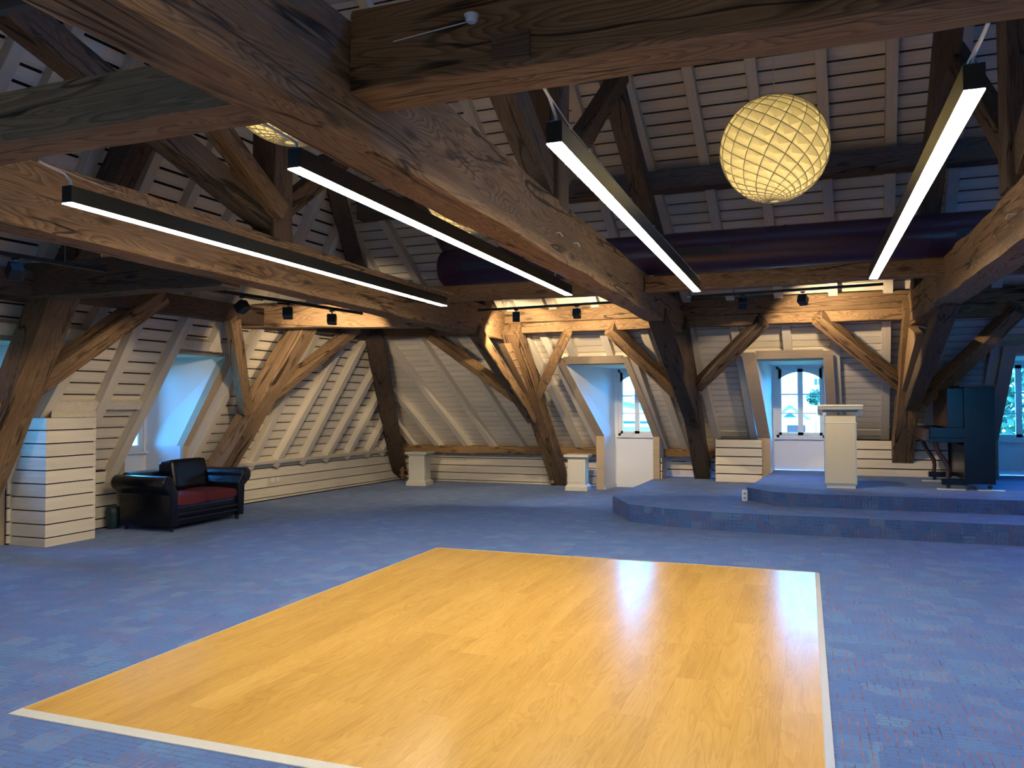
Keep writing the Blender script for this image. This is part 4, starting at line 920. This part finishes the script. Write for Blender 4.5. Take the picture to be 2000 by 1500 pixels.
# ------------------------------------------------------------------ pedestals
def pedestal(c, rz, label):
    root = empty('pedestal', (*c, 0), rz); tag(root, label, 'pedestal')
    def frus(nm, a, b, z0, z1): obj(nm, MB().hexa([(-a, -a, z0), (a, -a, z0), (a, a, z0), (-a, a, z0), (-b, -b, z1), (b, -b, z1), (b, b, z1), (-b, b, z1)]).mesh(nm, M_WHITEPAINT, .003), None, root)
    frus('plinth', .205, .205, 0, .075); frus('plinth_moulding', .20, .165, .075, .11); frus('shaft', .163, .163, .11, .57)
    frus('cap_moulding', .165, .20, .57, .61); frus('cap', .225, .225, .61, .65)
    for k in range(4):
        mw = Matrix.Rotation(k*math.pi/2, 4, 'Z')
        mb = MB()
        for (a0, z0, a1, z1) in ((-.115, .15, .115, .162), (-.115, .508, .115, .52), (-.115, .15, -.103, .52), (.103, .15, .115, .52)): mb.box((a0, -.168, z0), (a1, -.160, z1))
        obj('panel_moulding', mb.mesh('panel_moulding', M_WHITEPAINT), None, root, mw)
pedestal((-7.10, 14.10), math.radians(4), 'white square pedestal in front of the sill beam by the corner post')
pedestal((-3.93, 14.22), math.radians(4), 'white square pedestal next to the first dormer')

# ------------------------------------------------------------------ lectern
lc = empty('lectern', (.442, 12.06, .40)); tag(lc, 'cream and white wooden lectern on the stage', 'lectern')
M_CREAM = plain('cream panel', (.62, .57, .43), .55); M_PALEBLUE = plain('pale grey edge paint', (.50, .56, .56), .5)
lb = lambda nm, a, b, m, bev=.002: obj(nm, MB().box(a, b).mesh(nm, m, bev), None, lc)
lb('base', (-.185, -.16, 0), (.185, .16, .05), M_WHITEPAINT); lb('body', (-.205, -.17, .05), (.205, .17, .90), M_PALEBLUE)
lb('front_panel', (-.187, -.176, .068), (.187, -.168, .882), M_CREAM); lb('neck', (-.195, -.165, .90), (.195, .165, 1.0), M_CREAM)
lb('rim', (-.21, -.176, .885), (.21, .176, .902), M_PALEBLUE)
obj('desk_top', MB().hexa([(-.29, -.22, 1.125), (.29, -.22, 1.125), (.29, .24, 1.04), (-.29, .24, 1.04), (-.29, -.22, 1.15), (.29, -.22, 1.15), (.29, .24, 1.065), (-.29, .24, 1.065)]).mesh('desk_top', M_WHITEPAINT, .002), None, lc)
for s in (-1, 1):
    obj('side_bracket', MB().hexa([(s*.285, -.21, 1.0), (s*.225, -.21, 1.0), (s*.225, .2, 1.0), (s*.285, .2, 1.0), (s*.285, -.21, 1.124), (s*.225, -.21, 1.124), (s*.225, .2, 1.05), (s*.285, .2, 1.05)]).mesh('side_bracket', plain('grey blue bracket', (.16, .19, .23), .5)), None, lc)
lb('desk_front', (-.285, -.215, 1.08), (.285, -.20, 1.124), plain('grey lectern apron', (.33, .36, .37), .5))

# ------------------------------------------------------------------ piano
pn = empty('upright_piano', (1.95, 12.12, .40)); tag(pn, 'dark antique upright piano with S-curved legs seen from its end', 'piano')
M_PIANO = plain('black lacquered wood', (.006, .008, .012), .25, spec=.3, coat=.06, bump=.05, bscale=12); M_MAHOG = plain('dark mahogany', (.05, .022, .016), .35, coat=.1)
pb = lambda nm, a, b, m, bev=.004, par=None: obj(nm, MB().box(a, b).mesh(nm, m, bev), None, par or pn)
LP = 1.36
pb('end_panel', (.03, 0, .07), (.39, .04, 1.36), M_PIANO); pb('end_panel', (.03, LP-.04, .07), (.39, LP, 1.36), M_PIANO)
pb('case_back', (.30, .04, .07), (.37, LP-.04, 1.33), M_PIANO)
pb('front_panel', (.04, .04, .70), (.06, LP-.04, 1.34), M_MAHOG); pb('lower_front_panel', (.06, .04, .10), (.08, LP-.04, .58), M_PIANO)
pb('lid', (-.02, -.02, 1.36), (.41, LP+.02, 1.39), M_MAHOG)
pb('upper_case', (-.16, .04, .82), (.04, LP-.04, 1.34), M_MAHOG)
pb('upper_case_cheek', (-.165, .03, .82), (.03, .045, 1.35), M_PIANO)
pb('key_bed', (-.40, .0, .62), (.04, LP, .68), M_PIANO); pb('key_cheek', (-.38, 0, .68), (.04, .05, .82), M_PIANO); pb('key_cheek', (-.38, LP-.05, .68), (.04, LP, .82), M_PIANO)
pb('fallboard', (-.20, .05, .70), (-.16, LP-.05, .80), M_MAHOG)
obj('key_slip', MB().box((-.43, .0, .64), (-.38, LP, .80)).mesh('key_slip', M_MAHOG, .01), None, pn)
pb('keyboard', (-.36, .05, .69), (-.2, LP-.05, .715), plain('ivory', (.7, .66, .52), .4))
for yy in (.03, LP-.09):
    pts = [(-.31+.0, yy+.03, .62), (-.30, yy+.03, .55), (-.26, yy+.03, .46), (-.205, yy+.03, .38), (-.165, yy+.03, .30), (-.155, yy+.03, .22), (-.165, yy+.03, .15), (-.18, yy+.03, .08)]
    obj('leg', MB().tube(pts, [.038, .033, .03, .03, .03, .027, .026, .028], 12).mesh('leg', M_MAHOG), None, pn)
    pb('toe_block', (-.24, yy-.02, .05), (.06, yy+.08, .13), M_PIANO)
    for xx in (-.16, .33):
        obj('caster', MB().tube([(xx, yy+.01, .03), (xx, yy+.045, .03)], .028, 12).mesh('caster', M_BLACK), None, pn)
for i, (xx, yy, w_) in enumerate(((-.13, 0.04, .34), (.34, 0.04, .32), (-.18, LP-.05, .30))):
    o = obj('floor_batten', MB().box((1.95+xx-w_/2, 12.12+yy-.05, .40), (1.95+xx+w_/2, 12.12+yy+.05, .403+.012)).mesh('floor_batten', M_WHITEPAINT, .002))
    tag(o, ['white batten under the front caster nearest the viewer of the piano', 'white batten under the right rear end of the piano', 'white batten under the far front caster of the piano'][i], 'batten')
pn.location.z = .417

# ------------------------------------------------------------------ small things on the beams
sd_ = empty('smoke_detector', (-1.162, 2.735, 3.0)); tag(sd_, 'white smoke detector on the top cross beam', 'detector')
obj('detector_body', MB().tube([(0, 0, -.012), (0, 0, -.004), (0, 0, .012)], [.016, .024, .025], 20).mesh('detector_body', M_WINPAINT), None, sd_)
obj('detector_base', MB().tube([(0, 0, .012), (0, 0, .017)], .028, 20).mesh('detector_base', M_WINPAINT), None, sd_)
obj('detector_cable', MB().tube([(-.01, .012, .0), (-.20, .016, -.012), (-.342, .018, -.022)], .0028, 6).mesh('detector_cable', M_WHITECABLE), None, sd_)
xb = bpy.data.objects['cross_beam']; inv = xb.matrix_world.inverted() if False else None
bpy.context.view_layer.update(); inv = xb.matrix_world.inverted()
me = MB().box((-1.089, 2.750, 2.83), (-.938, 2.765, 2.935)).mesh('mortise_patch', M_TIMBER2, .001); me.transform(inv); obj('mortise_patch', me, None, xb)
for (p, l) in (((-1.70, 5.58, 2.811), 'small steel hook on the side of the foreground tie beam, nearer the viewer'), ((-1.70, 6.06, 2.827), 'small steel hook on the side of the foreground tie beam, farther from the viewer'), ((1.31, 6.12, 2.815), 'small steel hook on the side of the rightmost tie beam')):
    s_ = 1 if p[0] < 0 else -1
    o = obj('steel_hook', MB().tube([(p[0]-.02*s_, p[1], p[2]), (p[0]+.03*s_, p[1], p[2]), (p[0]+.034*s_, p[1]+.045, p[2]-.02)], .005, 8).mesh('steel_hook', M_STEEL)); tag(o, l, 'hook', 'steel hooks on the tie beams')
tr = obj('track_rail', MB().box((-3.1, 1.98, 2.94), (-2.2, 2.02, 2.975)).mesh('track_rail', M_BLACK, .002)); tag(tr, 'short black rail cutting the upper left corner', 'track')

# ------------------------------------------------------------------ outside
M_GRASS = plain('grass', (.12, .22, .05), .9); M_ROOF = plain('pale tiled roof', (.42, .30, .24), .8); M_WALL = plain('render', (.75, .72, .64), .8); M_LEAF = plain('leaves', (.012, .050, .014), .8); M_BROWN = plain('brown bark', (.05, .03, .02), .8)
o = boxo('ground', (-90, 16, -8.2), (90, 200, -8), M_GRASS); tag(o, kind='structure')
o = boxo('ground', (-120, -60, -8.2), (-12, 90, -8), M_GRASS); tag(o, kind='structure')
def house(c, w, d, h, rh, rz, label, wall=M_WALL, nwin=3):
    root = empty('house', c, rz); tag(root, label, 'building')
    obj('walls', MB().box((-w/2, -d/2, 0), (w/2, d/2, h)).mesh('walls', wall), None, root)
    obj('gable', MB().prism([(-w/2, h), (w/2, h), (0, h+rh)], 1, -d/2+.01, d/2-.01).mesh('gable', wall), None, root)
    for s in (-1, 1):
        obj('roof_side', MB().hexa([(s*(w/2+.5), -d/2-.6, h-.35), (s*(w/2+.5), d/2+.6, h-.35), (0, d/2+.6, h+rh), (0, -d/2-.6, h+rh), (s*(w/2+.5), -d/2-.6, h-.1), (s*(w/2+.5), d/2+.6, h-.1), (0, d/2+.6, h+rh+.25), (0, -d/2-.6, h+rh+.25)]).mesh('roof_side', M_ROOF), None, root)
    for i in range(nwin):
        x = -w/2+w*(i+.5)/nwin
        obj('window', MB().box((x-.5, -d/2-.05, h-2.6), (x+.5, -d/2+.02, h-1.2)).mesh('window', M_GRILLE), None, root)
M_DARKWOOD = plain('dark brown boarding', (.045, .012, .008), .8); M_DARKGLASS = plain('far window glass', (.006, .022, .035), .4)
house((-2.4, 128, -8), 5.0, 10, 7.6, 1.9, .04, 'gabled house with a pale roof and dark brown doors outside the second window', nwin=0)
hb = [o for o in bpy.data.objects if o.name.startswith('house') and o.parent is None][-1]
obj('barn_door', MB().box((-.4, -5.12, 5.0), (2.1, -4.98, 6.6)).mesh('barn_door', M_DARKWOOD), None, hb)
obj('gable_opening', MB().prism([(-.9, 7.75), (.9, 7.75), (0, 8.5)], 1, -5.12, -4.98).mesh('gable_opening', M_DARKGLASS), None, hb)
hb = house((9, 150, -8), 26, 12, 22.0, 3.0, 0.0, 'tall pale block seen in the upper right pane of the second window', nwin=0)
hb = [o for o in bpy.data.objects if o.name.startswith('house') and o.parent is None][-1]
for i in range(3):
    obj('window', MB().box((-7.6+i*.62, -6.10, 12.9), (-7.15+i*.62, -5.98, 13.9)).mesh('window', M_DARKGLASS), None, hb)
house((18, 56, -8), 14, 9, 9.5, 3.0, .3, 'house seen behind the tree outside the right edge window')
house((-16, 70, -8), 24, 10, 8.2, 2.0, 0.0, 'long low house outside the first dormer window')
hb = [o for o in bpy.data.objects if o.name.startswith('house') and o.parent is None][-1]
obj('gutter', MB().box((-12, -5.9, 8.05), (12, -5.6, 8.25)).mesh('gutter', M_DARKGLASS), None, hb)
def tree(c, h, r, label, tr=.35, nl=420):
    root = empty('tree', c); tag(root, label, 'tree')
    obj('trunk', MB().tube([(0, 0, 0), (0, 0, h*.7)], [tr, tr*.4], 8).mesh('trunk', M_BROWN), None, root)
    mb = MB()
    for k in range(nl):
        d = V((random.gauss(0, 1), random.gauss(0, 1), random.gauss(0, 1))).normalized()*r*random.uniform(.5, 1)
        q = V((0, 0, h*.75))+d; s = .28; a = V((random.uniform(-1, 1), random.uniform(-1, 1), random.uniform(-1, 1))).normalized()*s; b = a.orthogonal().normalized()*s*.5
        mb.add([q-a, q+b, q+a, q-b], [(0, 1, 2, 3)])
    obj('crown', mb.mesh('crown', M_LEAF), None, root)
tree((7.7, 34, -8), 12.6, 1.7, 'green tree outside the right edge window'); tree((1.1, 104, -8), 13.9, 1.0, 'small tree outside the second window', .06, 260)

# ------------------------------------------------------------------ groups of repeated things
GN = {'tie_beam': 'tie beams of the roof trusses', 'cross_beam': 'cross beams in the foreground', 'stub_beam': 'stub beams on the left side', 'purlin': 'purlins of the roof', 'binder_beam': 'binders under the duct', 'sill_beam': 'sill beams on the low wall', 'post': 'leaning posts of the frame', 'brace': 'diagonal braces of the frame', 'king_post': 'king posts', 'strut': 'struts of the upper trusses', 'principal_rafter': 'principal rafters', 'strip_lamp': 'hanging strip lamps', 'globe_lamp': 'globe lamps', 'track_rail': 'track rails', 'track_spotlight': 'track spotlights', 'wall_socket': 'wall sockets by the sofa', 'pedestal': 'white pedestals', 'floor_batten': 'battens under the piano', 'studded_plate': 'studded plates', 'house': 'houses outside the windows', 'tree': 'trees outside the windows'}
tops = [o for o in bpy.data.objects if o.parent is None and 'label' in o.keys() and o.get('kind') != 'structure']
for k, g in GN.items():
    m = [o for o in tops if o.name.split('.')[0] == k]
    if len(m) > 1:
        for o in m: o['group'] = g
